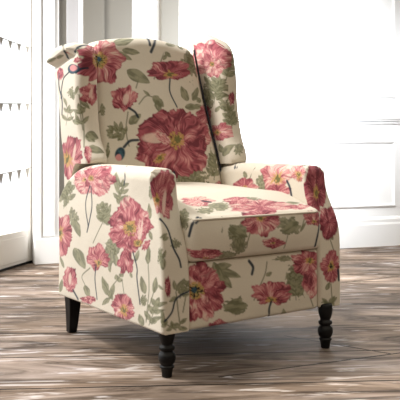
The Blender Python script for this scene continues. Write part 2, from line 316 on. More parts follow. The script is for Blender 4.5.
# the print: flowers, foliage and stems where they lie on each piece of upholstery (metres)
# kind, centre/base, end of first axis, end of second axis, options | stem: kind, width, path
MOTIFS = {
 'arm_l': [
  ('F', (-0.3618, 0.4914, 0.5636), (-0.363, 0.4068, 0.5665), (-0.3592, 0.4967, 0.6078), {'l': 0.1, 'e': (0.25, 0.1), 'dk': 1, 'h': 0.3}),
  ('F', (-0.363, 0.3533, 0.5699), (-0.363, 0.2656, 0.5676), (-0.361, 0.3491, 0.5983), {'h': 0, 'e': (-1.0, 0), 'n': 3, 'l': 0.020000000000000004}),
  ('F', (-0.36, 0.4292, 0.5876), (-0.3545, 0.4257, 0.6047), (-0.3556, 0.4998, 0.5964), {'h': 0, 'e': (-1.0, 0), 'n': 3, 'l': 0.020000000000000004}),
  ('F', (-0.3639, 0.4214, 0.5475), (-0.3657, 0.4036, 0.5202), (-0.3641, 0.3597, 0.5564), {'h': 0, 'e': (-1.0, 0), 'n': 3, 'l': 0.020000000000000004}),
  ('F', (-0.3601, 0.3818, 0.5889), (-0.3539, 0.3291, 0.6067), (-0.3511, 0.4302, 0.6131), {'h': 0, 'e': (-1.0, 0), 'n': 3, 'l': 0.14}),
  ('F', (-0.3623, 0.4487, 0.5668), (-0.3625, 0.4609, 0.5607), (-0.3643, 0.3992, 0.548), {'h': 0, 'e': (-1.0, 0), 'n': 3, 'l': 0.14}),
  ('F', (-0.3641, 0.3741, 0.5494), (-0.3653, 0.3075, 0.525), (-0.3629, 0.3348, 0.5718), {'h': 0, 'e': (-1.0, 0), 'n': 3, 'l': 0.14}),
  ('F', (-0.3622, 0.4378, 0.5721), (-0.3625, 0.4151, 0.5729), (-0.3613, 0.4396, 0.5821), {'h': 0.95, 'n': 5, 'l': -0.1}),
  ('F', (-0.3642, 0.1766, 0.4307), (-0.3625, 0.0957, 0.4377), (-0.3616, 0.1813, 0.4975), {'n': 7, 'h': 0, 'l': -0.1}),
  ('F', (-0.3617, 0.1331, 0.4553), (-0.3582, 0.0939, 0.4846), (-0.3628, 0.1962, 0.4786), {'h': 0, 'e': (-1.0, 0), 'n': 3, 'l': -0.06000000000000001}),
  ('F', (-0.3645, 0.2242, 0.4421), (-0.3649, 0.2869, 0.4584), (-0.3666, 0.2724, 0.4018), {'h': 0, 'e': (-1.0, 0), 'n': 3, 'l': -0.06000000000000001}),
  ('F', (-0.3653, 0.1667, 0.3907), (-0.3661, 0.1633, 0.3487), (-0.3636, 0.086, 0.3998), {'h': 0, 'e': (-1.0, 0), 'n': 3, 'l': -0.06000000000000001}),
  ('F', (-0.3627, 0.1811, 0.4684), (-0.361, 0.193, 0.5138), (-0.3654, 0.2654, 0.4581), {'h': 0, 'e': (-1.0, 0), 'n': 3, 'l': 0.06}),
  ('F', (-0.3657, 0.217, 0.4026), (-0.3671, 0.2718, 0.3729), (-0.3658, 0.1589, 0.3763), {'h': 0, 'e': (-1.0, 0), 'n': 3, 'l': 0.06}),
  ('F', (-0.3636, 0.1252, 0.4172), (-0.3626, 0.0768, 0.4052), (-0.3608, 0.0851, 0.4555), {'h': 0, 'e': (-1.0, 0), 'n': 3, 'l': 0.06}),
  ('F', (-0.3642, 0.1704, 0.4282), (-0.3632, 0.1268, 0.432), (-0.3633, 0.172, 0.4509), {'h': 0.95, 'n': 5, 'l': -0.1}),
  ('F', (-0.3625, 0.1131, 0.4302), (-0.3618, 0.0957, 0.4307), (-0.3605, 0.1098, 0.463), {'h': 0, 'e': (0, -1), 'l': 0.4, 'n': 3}),
  ('F', (-0.3643, 0.1219, 0.3876), (-0.3634, 0.0941, 0.3904), (-0.3641, 0.1222, 0.3995), {'h': 0.9, 'n': 3}),
  ('F', (-0.3628, 0.0779, 0.3862), (-0.3622, 0.064, 0.3833), (-0.3619, 0.0623, 0.403), {'h': 0}),
  ('P', (-0.3658, 0.1925, 0.3188), (-0.365, 0.1447, 0.3249), (-0.3665, 0.1911, 0.359), {'h': 0, 'l': -0.05, 'e': (0, 1)}),
  ('F', (-0.3602, 0.683, 0.3538), (-0.365, 0.5718, 0.3649), (-0.3612, 0.6808, 0.4266), {'dk': 1, 'h': 0.32, 'e': (-0.1, 0.1), 'deep': 0.12}),
  ('P', (-0.3666, 0.3781, 0.3116), (-0.3671, 0.2987, 0.3345), (-0.3677, 0.408, 0.3486), {'h': 0.22, 'e': (-0.1, -0.35)}),
  ('F', (-0.3621, 0.6025, 0.2096), (-0.3626, 0.5446, 0.2181), (-0.3636, 0.5993, 0.2526), {'w': (0, 0, 0.55, 0.25, 1.5), 'h': 0, 'e': (0, -0.8), 'l': 0.05}),
  ('F', (-0.3585, 0.4677, 0.1577), (-0.3591, 0.4146, 0.1667), (-0.3591, 0.4664, 0.1715), {'h': 0}),
  ('F', (-0.3608, 0.2203, 0.175), (-0.3613, 0.1534, 0.1956), (-0.3628, 0.24, 0.214), {'h': 0.34, 'e': (0, -0.15)}),
  ('F', (-0.3239, 0.0513, 0.5334), (-0.2793, 0.055, 0.5317), (-0.3095, 0.0742, 0.6034), {'n': 4, 'h': 0.2, 'e': (-0.4, -0.2), 'w': (0.15, -0.3, 0.6, 0.16, 1.3), 'deep': 0.12, 'l': -0.05}),
  ('F', (-0.3431, -0.0116, 0.2742), (-0.3333, -0.0122, 0.2732), (-0.3428, -0.0111, 0.3027), {'h': 0, 'l': -0.1}),
  ('s', 0.0034, [(-0.3497, 0.021, 0.4665), (-0.3298, 0.0093, 0.4345), (-0.3199, -0.0021, 0.3858), (-0.3011, -0.005, 0.3499), (-0.295, -0.0063, 0.3263)]),
  ('s', 0.0032, [(-0.2675, -0.0072, 0.2536), (-0.2978, -0.0105, 0.246), (-0.319, -0.0113, 0.2313), (-0.3294, -0.0115, 0.201), (-0.3524, -0.0104, 0.178)]),
  ('s', 0.0034, [(-0.3638, 0.4421, 0.5452), (-0.3658, 0.4681, 0.4968), (-0.367, 0.4655, 0.4565), (-0.3676, 0.4492, 0.4139), (-0.3676, 0.4567, 0.3897)]),
  ('s', 0.0034, [(-0.3641, 0.434, 0.5422), (-0.3667, 0.4214, 0.4828), (-0.3675, 0.4346, 0.4386), (-0.3677, 0.4491, 0.4039)]),
  ('s', 0.0034, [(-0.3653, 0.1503, 0.3575), (-0.3639, 0.1286, 0.3118), (-0.3631, 0.13, 0.2785), (-0.3609, 0.116, 0.2056)]),
  ('s', 0.0034, [(-0.3655, 0.3946, 0.2831), (-0.3629, 0.4069, 0.2348), (-0.3597, 0.3987, 0.1728)]),
  ('s', 0.003, [(-0.3295, 0.2508, 0.6153), (-0.3596, 0.2098, 0.5855), (-0.3614, 0.2129, 0.5575)]),
  ('s', 0.005, [(-0.3604, 0.5815, 0.1738), (-0.3585, 0.5452, 0.148)]),
  ('L', (-0.3622, 0.6358, 0.5158), (-0.3578, 0.6624, 0.5649), (-0.3628, 0.6165, 0.5178), {}),
  ('K', (-0.3614, 0.6458, 0.501), (-0.3622, 0.6024, 0.5033), (-0.3608, 0.6474, 0.5368), {'o': 0.1, 'n': 4}),
  ('K', (-0.3648, 0.5721, 0.4314), (-0.3663, 0.529, 0.4347), (-0.3645, 0.5729, 0.4628), {'o': 0.1, 'n': 4}),
  ('L', (-0.3654, 0.5628, 0.4251), (-0.367, 0.5117, 0.3674), (-0.3645, 0.5925, 0.4188), {}),
  ('L', (-0.366, 0.5615, 0.3241), (-0.3653, 0.4766, 0.2622), (-0.3652, 0.5997, 0.3115), {}),
  ('L', (-0.3611, 0.4851, 0.2061), (-0.3588, 0.4596, 0.1658), (-0.3608, 0.507, 0.1999), {}),
  ('L', (-0.3617, 0.3246, 0.1984), (-0.3642, 0.3544, 0.2557), (-0.3621, 0.3072, 0.2034), {}),
  ('L', (-0.3617, 0.2839, 0.1892), (-0.3628, 0.3363, 0.2225), (-0.362, 0.2711, 0.195), {}),
  ('L', (-0.3624, 0.3163, 0.2127), (-0.364, 0.3478, 0.2501), (-0.3628, 0.2995, 0.2183), {}),
  ('L', (-0.3615, 0.3044, 0.1889), (-0.3641, 0.2727, 0.2452), (-0.3616, 0.2877, 0.1898), {}),
  ('L', (-0.3617, 0.3041, 0.1922), (-0.3597, 0.3631, 0.1592), (-0.3617, 0.3153, 0.1964), {}),
  ('K', (-0.3668, 0.281, 0.333), (-0.3667, 0.2352, 0.3384), (-0.3673, 0.28, 0.3807), {'f': 4, 'n': 6, 'o': 0.25}),
  ('L', (-0.3666, 0.3359, 0.4332), (-0.3668, 0.392, 0.4814), (-0.3663, 0.3209, 0.438), {}),
  ('L', (-0.3666, 0.3359, 0.4332), (-0.3657, 0.3446, 0.5006), (-0.3662, 0.3168, 0.4352), {}),
  ('L', (-0.3665, 0.336, 0.4396), (-0.3646, 0.2918, 0.494), (-0.3662, 0.3184, 0.4373), {}),
  ('L', (-0.3666, 0.3359, 0.4332), (-0.3649, 0.2714, 0.4605), (-0.3665, 0.326, 0.4273), {}),
  ('L', (-0.3667, 0.3427, 0.4326), (-0.367, 0.3773, 0.4495), (-0.3664, 0.3316, 0.438), {}),
  ('L', (-0.3665, 0.336, 0.4332), (-0.3657, 0.2831, 0.4311), (-0.3667, 0.3393, 0.4261), {}),
  ('L', (-0.3631, 0.2483, 0.5405), (-0.3612, 0.2716, 0.5964), (-0.3626, 0.2263, 0.5433), {}),
  ('L', (-0.3628, 0.2425, 0.522), (-0.3614, 0.2129, 0.5544), (-0.3625, 0.2305, 0.5196), {}),
  ('L', (-0.3634, 0.2477, 0.4966), (-0.3624, 0.2366, 0.5316), (-0.363, 0.2324, 0.4961), {}),
  ('o', 0.0026, [(-0.3664, 0.3361, 0.4396), (-0.3674, 0.3765, 0.3971), (-0.3675, 0.4124, 0.3573)]),
  ('o', 0.0026, [(-0.3621, 0.0676, 0.3344), (-0.3609, 0.0639, 0.2557), (-0.3595, 0.0833, 0.1638)]),
  ('o', 0.0026, [(-0.3602, 0.0314, 0.2665), (-0.3602, 0.0708, 0.1928), (-0.3594, 0.0836, 0.1579)]),
  ('o', 0.0026, [(-0.3646, 0.2198, 0.2656), (-0.3627, 0.2105, 0.2203)]),
  ('o', 0.0026, [(-0.3612, 0.4849, 0.2062), (-0.3631, 0.5042, 0.2343), (-0.3649, 0.4397, 0.2705)]),
  ('L', (-0.3621, 0.0676, 0.3315), (-0.3625, 0.0669, 0.3698), (-0.3616, 0.0542, 0.3332), {}),
  ('L', (-0.3567, -0.0064, 0.3234), (-0.3608, 0.0031, 0.3769), (-0.3525, -0.015, 0.3255), {}),
  ('L', (-0.3611, 0.0865, 0.2403), (-0.3626, 0.1071, 0.2907), (-0.3607, 0.069, 0.2452), {}),
  ('L', (-0.3603, 0.0368, 0.2512), (-0.3601, 0.0261, 0.2991), (-0.36, 0.0216, 0.2526), {}),
  ('L', (-0.3605, 0.0874, 0.2046), (-0.3613, 0.1094, 0.2277), (-0.3604, 0.0743, 0.2099), {}),
  ('L', (-0.3602, 0.0538, 0.1871), (-0.3602, 0.0095, 0.2269), (-0.3601, 0.0408, 0.1846), {}),
  ('L', (-0.3588, 0.102, 0.1423), (-0.3599, 0.1235, 0.1742), (-0.359, 0.0858, 0.1482), {}),
  ('L', (-0.3596, 0.066, 0.1642), (-0.3599, 0.0209, 0.1701), (-0.3595, 0.0683, 0.1554), {}),
  ('L', (-0.3613, 0.0132, 0.2781), (-0.3578, -0.0082, 0.2667), (-0.3621, 0.0175, 0.2746), {}),
  ('L', (-0.3639, 0.1588, 0.2774), (-0.3646, 0.1697, 0.2942), (-0.3637, 0.1507, 0.28), {}),
  ('K', (-0.3545, 0.0631, 0.5398), (-0.3513, 0.0516, 0.5402), (-0.3543, 0.0635, 0.5633), {'o': 0.1}),
  ('L', (-0.3565, 0.0656, 0.4634), (-0.3536, 0.0761, 0.5096), (-0.3556, 0.0548, 0.4646), {}),
  ('L', (-0.3621, 0.0619, 0.344), (-0.3625, 0.067, 0.3874), (-0.3616, 0.0505, 0.3458), {}),
  ('L', (-0.3592, 0.0003, 0.4143), (-0.3347, 0.0015, 0.4269), (-0.3562, -0.0015, 0.4092), {}),
  ('L', (-0.3545, -0.003, 0.4086), (-0.3314, 0.0014, 0.4151), (-0.352, -0.0041, 0.403), {}),
  ('K', (-0.3107, 0.0014, 0.3934), (-0.2912, 0.0047, 0.3916), (-0.3075, 0.0063, 0.4101), {'o': 0.3, 'n': 5}),
  ('L', (-0.3155, -0.0112, 0.2596), (-0.2823, -0.0082, 0.2933), (-0.3083, -0.0111, 0.2547), {}),
  ('L', (-0.3188, -0.011, 0.2628), (-0.3217, -0.0102, 0.2918), (-0.3112, -0.0107, 0.2626), {}),
  ('L', (-0.3084, -0.0109, 0.253), (-0.2723, -0.009, 0.269), (-0.3041, -0.0109, 0.2474), {}),
  ('L', (-0.312, -0.0111, 0.2419), (-0.3399, -0.0119, 0.231), (-0.316, -0.0111, 0.2477), {}),
  ('o', 0.0026, [(-0.3153, -0.0109, 0.2567), (-0.3085, -0.011, 0.204), (-0.3013, -0.0107, 0.1596)]),
  ('L', (-0.3013, -0.0107, 0.1596), (-0.3362, -0.0115, 0.1617), (-0.3024, -0.0107, 0.168), {}),
  ('L', (-0.3013, -0.0107, 0.1625), (-0.2765, -0.0101, 0.1764), (-0.2964, -0.0105, 0.157), {}),
  ('L', (-0.3084, -0.0108, 0.1519), (-0.2729, -0.01, 0.1438), (-0.3093, -0.0109, 0.1448), {}),
  ('L', (-0.3569, -0.0067, 0.1637), (-0.3588, -0.0044, 0.212), (-0.3524, -0.013, 0.1647), {}),
  ('o', 0.0026, [(-0.28, -0.01, 0.2438), (-0.2908, -0.0105, 0.1958)]),
  ('L', (-0.3571, -0.0071, 0.3578), (-0.3481, -0.0089, 0.3801), (-0.3528, -0.0092, 0.3559), {}),
  ('L', (-0.3665, 0.3382, 0.4382), (-0.3653, 0.2948, 0.4615), (-0.3664, 0.3249, 0.4325), {}),
  ('L', (-0.3665, 0.3382, 0.4382), (-0.3672, 0.3911, 0.4505), (-0.3663, 0.3278, 0.4468), {}),
  ('L', (-0.3663, 0.3422, 0.4575), (-0.3652, 0.3031, 0.4782), (-0.3662, 0.329, 0.4516), {}),
  ('L', (-0.3664, 0.3422, 0.4575), (-0.3669, 0.39, 0.4688), (-0.3661, 0.3318, 0.466), {}),
  ('L', (-0.3661, 0.3464, 0.4768), (-0.365, 0.3113, 0.4951), (-0.3659, 0.333, 0.4708), {}),
  ('L', (-0.3661, 0.3463, 0.4768), (-0.3665, 0.3892, 0.4871), (-0.3658, 0.336, 0.4852), {}),
  ('L', (-0.3661, 0.3458, 0.4744), (-0.3657, 0.3515, 0.4999), (-0.3658, 0.3266, 0.4764), {}),
  ('o', 0.0022, [(-0.3666, 0.3358, 0.4267), (-0.3663, 0.3425, 0.4584), (-0.366, 0.348, 0.4839)]),
  ('L', (-0.363, 0.2376, 0.5095), (-0.361, 0.1851, 0.5269), (-0.3629, 0.2312, 0.504), {}),
  ('L', (-0.3629, 0.2377, 0.5095), (-0.3636, 0.2805, 0.5308), (-0.3626, 0.228, 0.5146), {}),
  ('L', (-0.3624, 0.2313, 0.5303), (-0.3607, 0.1838, 0.5457), (-0.3622, 0.225, 0.5247), {}),
  ('L', (-0.3624, 0.2312, 0.5304), (-0.3629, 0.2698, 0.5498), (-0.362, 0.2216, 0.5353), {}),
  ('L', (-0.3618, 0.2249, 0.5511), (-0.3605, 0.1823, 0.5644), (-0.3617, 0.2186, 0.5454), {}),
  ('L', (-0.3618, 0.2248, 0.5511), (-0.3622, 0.2592, 0.5686), (-0.3615, 0.2151, 0.556), {}),
  ('L', (-0.3619, 0.2257, 0.5485), (-0.3612, 0.2171, 0.5757), (-0.3616, 0.2126, 0.5479), {}),
  ('o', 0.0022, [(-0.3633, 0.2415, 0.497), (-0.3623, 0.231, 0.5314), (-0.3616, 0.2225, 0.5587)]),
  ('L', (-0.3598, 0.0566, 0.1674), (-0.3602, -0.0061, 0.19), (-0.3597, 0.0522, 0.161), {}),
  ('L', (-0.3597, 0.0568, 0.1673), (-0.3602, 0.0918, 0.1905), (-0.3598, 0.0443, 0.1737), {}),
  ('L', (-0.3618, 0.0381, 0.1927), (-0.3585, -0.0119, 0.2109), (-0.3616, 0.0342, 0.1862), {}),
  ('L', (-0.3601, 0.0411, 0.1919), (-0.3605, 0.0723, 0.2129), (-0.3601, 0.0289, 0.1981), {}),
  ('L', (-0.3631, 0.0212, 0.2173), (-0.357, -0.0179, 0.2318), (-0.3626, 0.0177, 0.2108), {}),
  ('L', (-0.3602, 0.026, 0.2161), (-0.3605, 0.0536, 0.2349), (-0.3601, 0.0141, 0.2221), {}),
  ('L', (-0.3603, 0.0276, 0.2131), (-0.36, 0.0087, 0.2445), (-0.3601, 0.0145, 0.2129), {}),
  ('o', 0.0022, [(-0.3593, 0.0665, 0.1524), (-0.3601, 0.0402, 0.1932), (-0.3602, 0.0205, 0.225)]),
  ('L', (-0.2962, -0.0116, 0.2455), (-0.2657, -0.0085, 0.2448), (-0.2951, -0.0116, 0.2387), {}),
  ('L', (-0.2956, -0.0105, 0.2452), (-0.3061, -0.0103, 0.2684), (-0.2879, -0.0102, 0.2468), {}),
  ('L', (-0.2867, -0.0115, 0.2581), (-0.2576, -0.0067, 0.2571), (-0.2856, -0.0115, 0.2513), {}),
  ('L', (-0.2856, -0.0099, 0.2577), (-0.295, -0.0094, 0.2786), (-0.2779, -0.0095, 0.2593), {}),
  ('L', (-0.2777, -0.0123, 0.271), (-0.2397, 0.0093, 0.2663), (-0.2762, -0.0117, 0.2641), {}),
  ('L', (-0.2752, -0.0086, 0.2701), (-0.284, -0.0087, 0.2889), (-0.2667, -0.0072, 0.2715), {}),
  ('L', (-0.2779, -0.0108, 0.269), (-0.2602, -0.0036, 0.2843), (-0.2688, -0.0078, 0.2642), {}),
  ('o', 0.0022, [(-0.3014, -0.0108, 0.2377), (-0.2851, -0.0098, 0.2583), (-0.2713, -0.0082, 0.2747)]),
  ('L', (-0.328, -0.0113, 0.155), (-0.3314, -0.0114, 0.1758), (-0.3205, -0.0111, 0.1548), {}),
  ('L', (-0.3284, -0.012, 0.1552), (-0.3503, -0.0111, 0.1505), (-0.3311, -0.0119, 0.1613), {}),
  ('L', (-0.3487, -0.0117, 0.168), (-0.3511, -0.0109, 0.1854), (-0.3429, -0.0139, 0.1685), {}),
  ('L', (-0.3504, -0.0143, 0.1687), (-0.3614, -0.0016, 0.1612), (-0.352, -0.0125, 0.1743), {}),
  ('L', (-0.3523, -0.0133, 0.17), (-0.3622, 0.0006, 0.1778), (-0.3504, -0.016, 0.1756), {}),
  ('o', 0.0022, [(-0.3154, -0.011, 0.1472), (-0.3394, -0.0116, 0.1622), (-0.3559, -0.008, 0.1729)]),
  ('L', (-0.3622, 0.6231, 0.4905), (-0.3632, 0.5538, 0.5129), (-0.3628, 0.6087, 0.4827), {}),
  ('L', (-0.3626, 0.6221, 0.4906), (-0.3599, 0.6893, 0.511), (-0.3629, 0.6052, 0.499), {}),
  ('L', (-0.3614, 0.6178, 0.5246), (-0.3618, 0.5595, 0.5432), (-0.3619, 0.6037, 0.5167), {}),
  ('L', (-0.363, 0.6145, 0.5248), (-0.3574, 0.6786, 0.5425), (-0.3632, 0.5976, 0.533), {}),
  ('L', (-0.3626, 0.6143, 0.5291), (-0.3592, 0.6154, 0.5601), (-0.3641, 0.5875, 0.5294), {}),
  ('o', 0.0022, [(-0.3625, 0.6267, 0.4699), (-0.3617, 0.6202, 0.5093), (-0.361, 0.6154, 0.5406)]),
  ('L', (-0.3646, 0.2511, 0.2577), (-0.3645, 0.214, 0.2625), (-0.3643, 0.2522, 0.2499), {}),
  ('L', (-0.3646, 0.2512, 0.2577), (-0.3653, 0.2578, 0.2747), (-0.3646, 0.2355, 0.2616), {}),
  ('L', (-0.3649, 0.2336, 0.27), (-0.3652, 0.2101, 0.2866), (-0.3647, 0.2221, 0.2667), {}),
  ('o', 0.0022, [(-0.3638, 0.28, 0.2377), (-0.3646, 0.2488, 0.2594), (-0.3651, 0.2248, 0.2763)]),
  ('K', (-0.3669, 0.2809, 0.3616), (-0.3666, 0.229, 0.3672), (-0.3667, 0.2812, 0.3932), {'f': 4, 'o': 0.3}),
  ('K', (-0.3655, 0.193, 0.4017), (-0.3652, 0.1749, 0.4035), (-0.3651, 0.1936, 0.4139), {'o': 0.1}),
  ('L', (-0.3647, 0.1392, 0.3286), (-0.3644, 0.1159, 0.3673), (-0.3643, 0.1276, 0.3279), {}),
  ('L', (-0.3611, 0.0467, 0.404), (-0.3603, 0.0649, 0.4314), (-0.3605, 0.038, 0.4063), {}),
  ('K', (-0.3597, 0.005, 0.3651), (-0.3576, -0.0078, 0.3665), (-0.3595, 0.0053, 0.3909), {'o': 0.2}),
  ('K', (-0.361, 0.6384, 0.53), (-0.3648, 0.5803, 0.5326), (-0.3579, 0.6451, 0.5547), {'o': 0.1}),
  ('L', (-0.3655, 0.5148, 0.2811), (-0.3658, 0.5458, 0.3189), (-0.3659, 0.4981, 0.2856), {}),
  ('K', (-0.3609, 0.0925, 0.2215), (-0.3607, 0.07, 0.2253), (-0.3612, 0.092, 0.2365), {'o': 0.2}),
  ('L', (-0.3617, 0.6537, 0.2416), (-0.3597, 0.6929, 0.2799), (-0.3623, 0.6409, 0.245), {}),
  ('L', (-0.3605, 0.6909, 0.1492), (-0.3612, 0.6721, 0.1993), (-0.3607, 0.672, 0.1511), {}),
 ],
 'wing_l': [
  ('B', (-0.3504, 0.607, 0.9538), (-0.348, 0.5672, 0.9503), (-0.3497, 0.6083, 0.9717), {'bx': 0.1, 'by': 0.2}),
  ('s', 0.0034, [(-0.3122, 0.5614, 0.9556), (-0.3362, 0.5678, 0.9511), (-0.349, 0.5814, 0.9374)]),
  ('s', 0.0035, [(-0.3509, 0.635, 0.9455), (-0.3527, 0.6821, 0.9205), (-0.3542, 0.6963, 0.8558)]),
  ('s', 0.0045, [(-0.3512, 0.7205, 0.9457), (-0.3541, 0.7141, 0.9009), (-0.3539, 0.6882, 0.8481), (-0.3525, 0.6915, 0.7973)]),
  ('F', (-0.3513, 0.7116, 0.9449), (-0.3514, 0.6851, 0.9426), (-0.3495, 0.7156, 0.9711), {'h': 0, 'l': -0.05}),
  ('s', 0.005, [(-0.3577, 0.6711, 1.046), (-0.3592, 0.6508, 1.0183), (-0.3391, 0.6689, 1.0001)]),
  ('s', 0.005, [(-0.3462, 0.5954, 1.0132), (-0.3351, 0.5863, 1.0308), (-0.2987, 0.5968, 1.0421)]),
  ('K', (-0.3304, 0.5718, 1.0118), (-0.3118, 0.5622, 1.0122), (-0.328, 0.5768, 1.0302), {'o': 0.05, 'n': 4}),
  ('F', (-0.3451, 0.5813, 0.9835), (-0.3372, 0.5657, 0.9825), (-0.3444, 0.5829, 0.9943), {'h': 0}),
  ('L', (-0.3677, 0.8013, 0.9967), (-0.3645, 0.7172, 1.0033), (-0.3639, 0.8026, 0.9896), {}),
  ('L', (-0.3624, 0.722, 1.0039), (-0.3545, 0.6697, 1.0099), (-0.3571, 0.7283, 0.9987), {}),
  ('F', (-0.2293, 0.5914, 0.9928), (-0.1264, 0.6353, 1.0046), (-0.2244, 0.6009, 1.0707), {'n': 9, 'e': (-0.3, 0.05), 'h': 0, 'deep': 0.12, 'l': -0.02}),
  ('F', (-0.252, 0.5867, 0.9907), (-0.2084, 0.6119, 0.9964), (-0.2499, 0.5908, 1.0238), {'h': 1.1, 'n': 5, 'deep': 0.12, 'dk': 1}),
  ('B', (-0.2544, 0.5899, 0.9945), (-0.2418, 0.5987, 0.9963), (-0.2533, 0.5919, 1.0034), {'deep': 0.12, 'bx': 9}),
  ('F', (-0.3053, 0.5596, 0.8639), (-0.2692, 0.561, 0.8656), (-0.3041, 0.562, 0.9031), {'w': (0.1, 0.1, 0.5, 0.2, 1.2), 'h': 0, 'e': (0, -1), 'l': 0.05}),
  ('F', (-0.3489, 0.631, 0.6409), (-0.3486, 0.5343, 0.6417), (-0.3543, 0.6193, 0.7123), {'h': 0.34, 'e': (-0.2, -0.1), 'w': (0.35, 0.2, 0.5, 0.12, 1.3)}),
  ('F', (-0.3411, 0.5028, 0.6557), (-0.3312, 0.4923, 0.6557), (-0.3359, 0.5134, 0.6833), {'h': 0, 'l': 0.1}),
  ('L', (-0.3327, 0.5356, 0.7218), (-0.285, 0.5302, 0.7082), (-0.3409, 0.5287, 0.7072), {}),
  ('L', (-0.3391, 0.5069, 0.6763), (-0.2805, 0.4936, 0.659), (-0.3481, 0.4972, 0.6633), {}),
  ('L', (-0.3484, 0.5584, 0.757), (-0.3545, 0.5777, 0.7961), (-0.3442, 0.5509, 0.7594), {}),
  ('L', (-0.3394, 0.5611, 0.8415), (-0.3075, 0.5551, 0.8106), (-0.346, 0.5616, 0.835), {}),
  ('L', (-0.3423, 0.5632, 0.8204), (-0.3266, 0.5558, 0.7995), (-0.3478, 0.5648, 0.8155), {}),
  ('K', (-0.3538, 0.612, 0.8687), (-0.3538, 0.5793, 0.8666), (-0.3536, 0.6126, 0.8901), {'o': 0.3}),
  ('L', (-0.354, 0.6708, 0.8543), (-0.3532, 0.6469, 0.8242), (-0.3539, 0.6825, 0.8532), {}),
  ('L', (-0.3554, 0.6004, 0.7722), (-0.3516, 0.5598, 0.7535), (-0.3563, 0.6079, 0.7676), {}),
  ('L', (-0.3466, 0.5701, 0.8909), (-0.3559, 0.5828, 0.8561), (-0.3499, 0.5766, 0.8935), {}),
  ('o', 0.0026, [(-0.3544, 0.6958, 0.8777), (-0.3533, 0.6552, 0.8282), (-0.3533, 0.5967, 0.7722)]),
  ('o', 0.0026, [(-0.3443, 0.567, 0.8592), (-0.3365, 0.5593, 0.7994), (-0.3359, 0.5447, 0.7359), (-0.3469, 0.5221, 0.6764)]),
  ('o', 0.0026, [(-0.3516, 0.676, 0.9382), (-0.3541, 0.6877, 0.8917)]),
  ('L', (-0.3405, 0.5515, 0.7575), (-0.3125, 0.5525, 0.7861), (-0.3354, 0.5494, 0.7525), {}),
  ('L', (-0.3432, 0.546, 0.7573), (-0.3601, 0.5864, 0.7758), (-0.3409, 0.5427, 0.7639), {}),
  ('L', (-0.3431, 0.5606, 0.7938), (-0.3216, 0.5564, 0.8181), (-0.3379, 0.5586, 0.7888), {}),
  ('L', (-0.3454, 0.5558, 0.7935), (-0.3595, 0.5913, 0.8097), (-0.3435, 0.5517, 0.8), {}),
  ('L', (-0.3431, 0.5624, 0.7983), (-0.347, 0.5678, 0.8317), (-0.3373, 0.5576, 0.7996), {}),
  ('o', 0.0022, [(-0.339, 0.5461, 0.7359), (-0.3412, 0.5582, 0.7775), (-0.3446, 0.5644, 0.8108)]),
  ('L', (-0.3527, 0.6495, 0.7726), (-0.3533, 0.5894, 0.7839), (-0.3528, 0.6419, 0.7664), {}),
  ('L', (-0.3527, 0.6496, 0.7726), (-0.3522, 0.6966, 0.7959), (-0.3528, 0.6376, 0.7767), {}),
  ('L', (-0.3528, 0.6379, 0.7999), (-0.3536, 0.5859, 0.809), (-0.3528, 0.6304, 0.7936), {}),
  ('L', (-0.3527, 0.638, 0.7999), (-0.3529, 0.6768, 0.82), (-0.3529, 0.626, 0.8038), {}),
  ('L', (-0.3528, 0.6363, 0.8032), (-0.3534, 0.6245, 0.828), (-0.353, 0.6206, 0.8014), {}),
  ('o', 0.0022, [(-0.3529, 0.656, 0.7561), (-0.3527, 0.6432, 0.7876), (-0.3531, 0.6319, 0.8126)]),
  ('L', (-0.3314, 0.5382, 0.7218), (-0.3053, 0.5208, 0.6939), (-0.3447, 0.5334, 0.7104), {}),
  ('L', (-0.3535, 0.5881, 0.8424), (-0.3543, 0.6193, 0.8869), (-0.3527, 0.573, 0.844), {}),
 ],
 'back': [
  ('F', (-0.194, 0.6589, 1.0022), (-0.1149, 0.6559, 1.0075), (-0.1835, 0.679, 1.0841), {'n': 9, 'e': (-0.3, 0.05), 'h': 0, 'l': -0.02}),
  ('F', (-0.2136, 0.6612, 1.001), (-0.1883, 0.6498, 1.0017), (-0.2098, 0.6687, 1.0356), {'h': 1.1, 'n': 5, 'dk': 1}),
  ('B', (-0.2165, 0.6637, 1.0048), (-0.2101, 0.6601, 1.0049), (-0.2155, 0.6656, 1.014), {'bx': 9}),
  ('P', (-0.1395, 0.6118, 0.856), (-0.0862, 0.6075, 0.8579), (-0.1311, 0.6268, 0.9059), {'n': 5, 'h': 0, 'e': (0.3, -0.9), 'w': (0.15, 0, 0.5, 0.25, 1.4), 'cut': 0.3}),
  ('s', 0.005, [(-0.1249, 0.5999, 0.8224), (-0.1028, 0.5936, 0.8079), (-0.0937, 0.5871, 0.7892)]),
  ('P', (0.086, 0.6461, 0.9775), (0.1795, 0.6504, 0.9837), (0.0949, 0.6598, 1.0229), {'h': 0.28, 'e': (0, -0.3), 'n': 7, 'l': -0.1}),
  ('s', 0.0034, [(0.0795, 0.636, 0.9448), (0.0685, 0.6188, 0.8921), (0.0898, 0.6015, 0.8335)]),
  ('F', (-0.0828, 0.54, 0.6365), (-0.038, 0.5367, 0.6291), (-0.0765, 0.5444, 0.6546), {'h': 0, 'e': (1, 0.5)}),
  ('F', (0.0378, 0.5569, 0.6926), (0.1715, 0.562, 0.6934), (0.0582, 0.5885, 0.7932), {'n': 8, 'h': 0, 'e': (0.15, 0.1), 'l': -0.12}),
  ('F', (0.1409, 0.5685, 0.7125), (0.232, 0.5782, 0.7221), (0.1456, 0.5918, 0.7877), {'h': 0, 'e': (-1.0, 0), 'n': 3, 'l': -0.17}),
  ('F', (0.0289, 0.5752, 0.7556), (-0.0094, 0.5909, 0.8127), (-0.0498, 0.5604, 0.7122), {'h': 0, 'e': (-1.0, 0), 'n': 3, 'l': -0.17}),
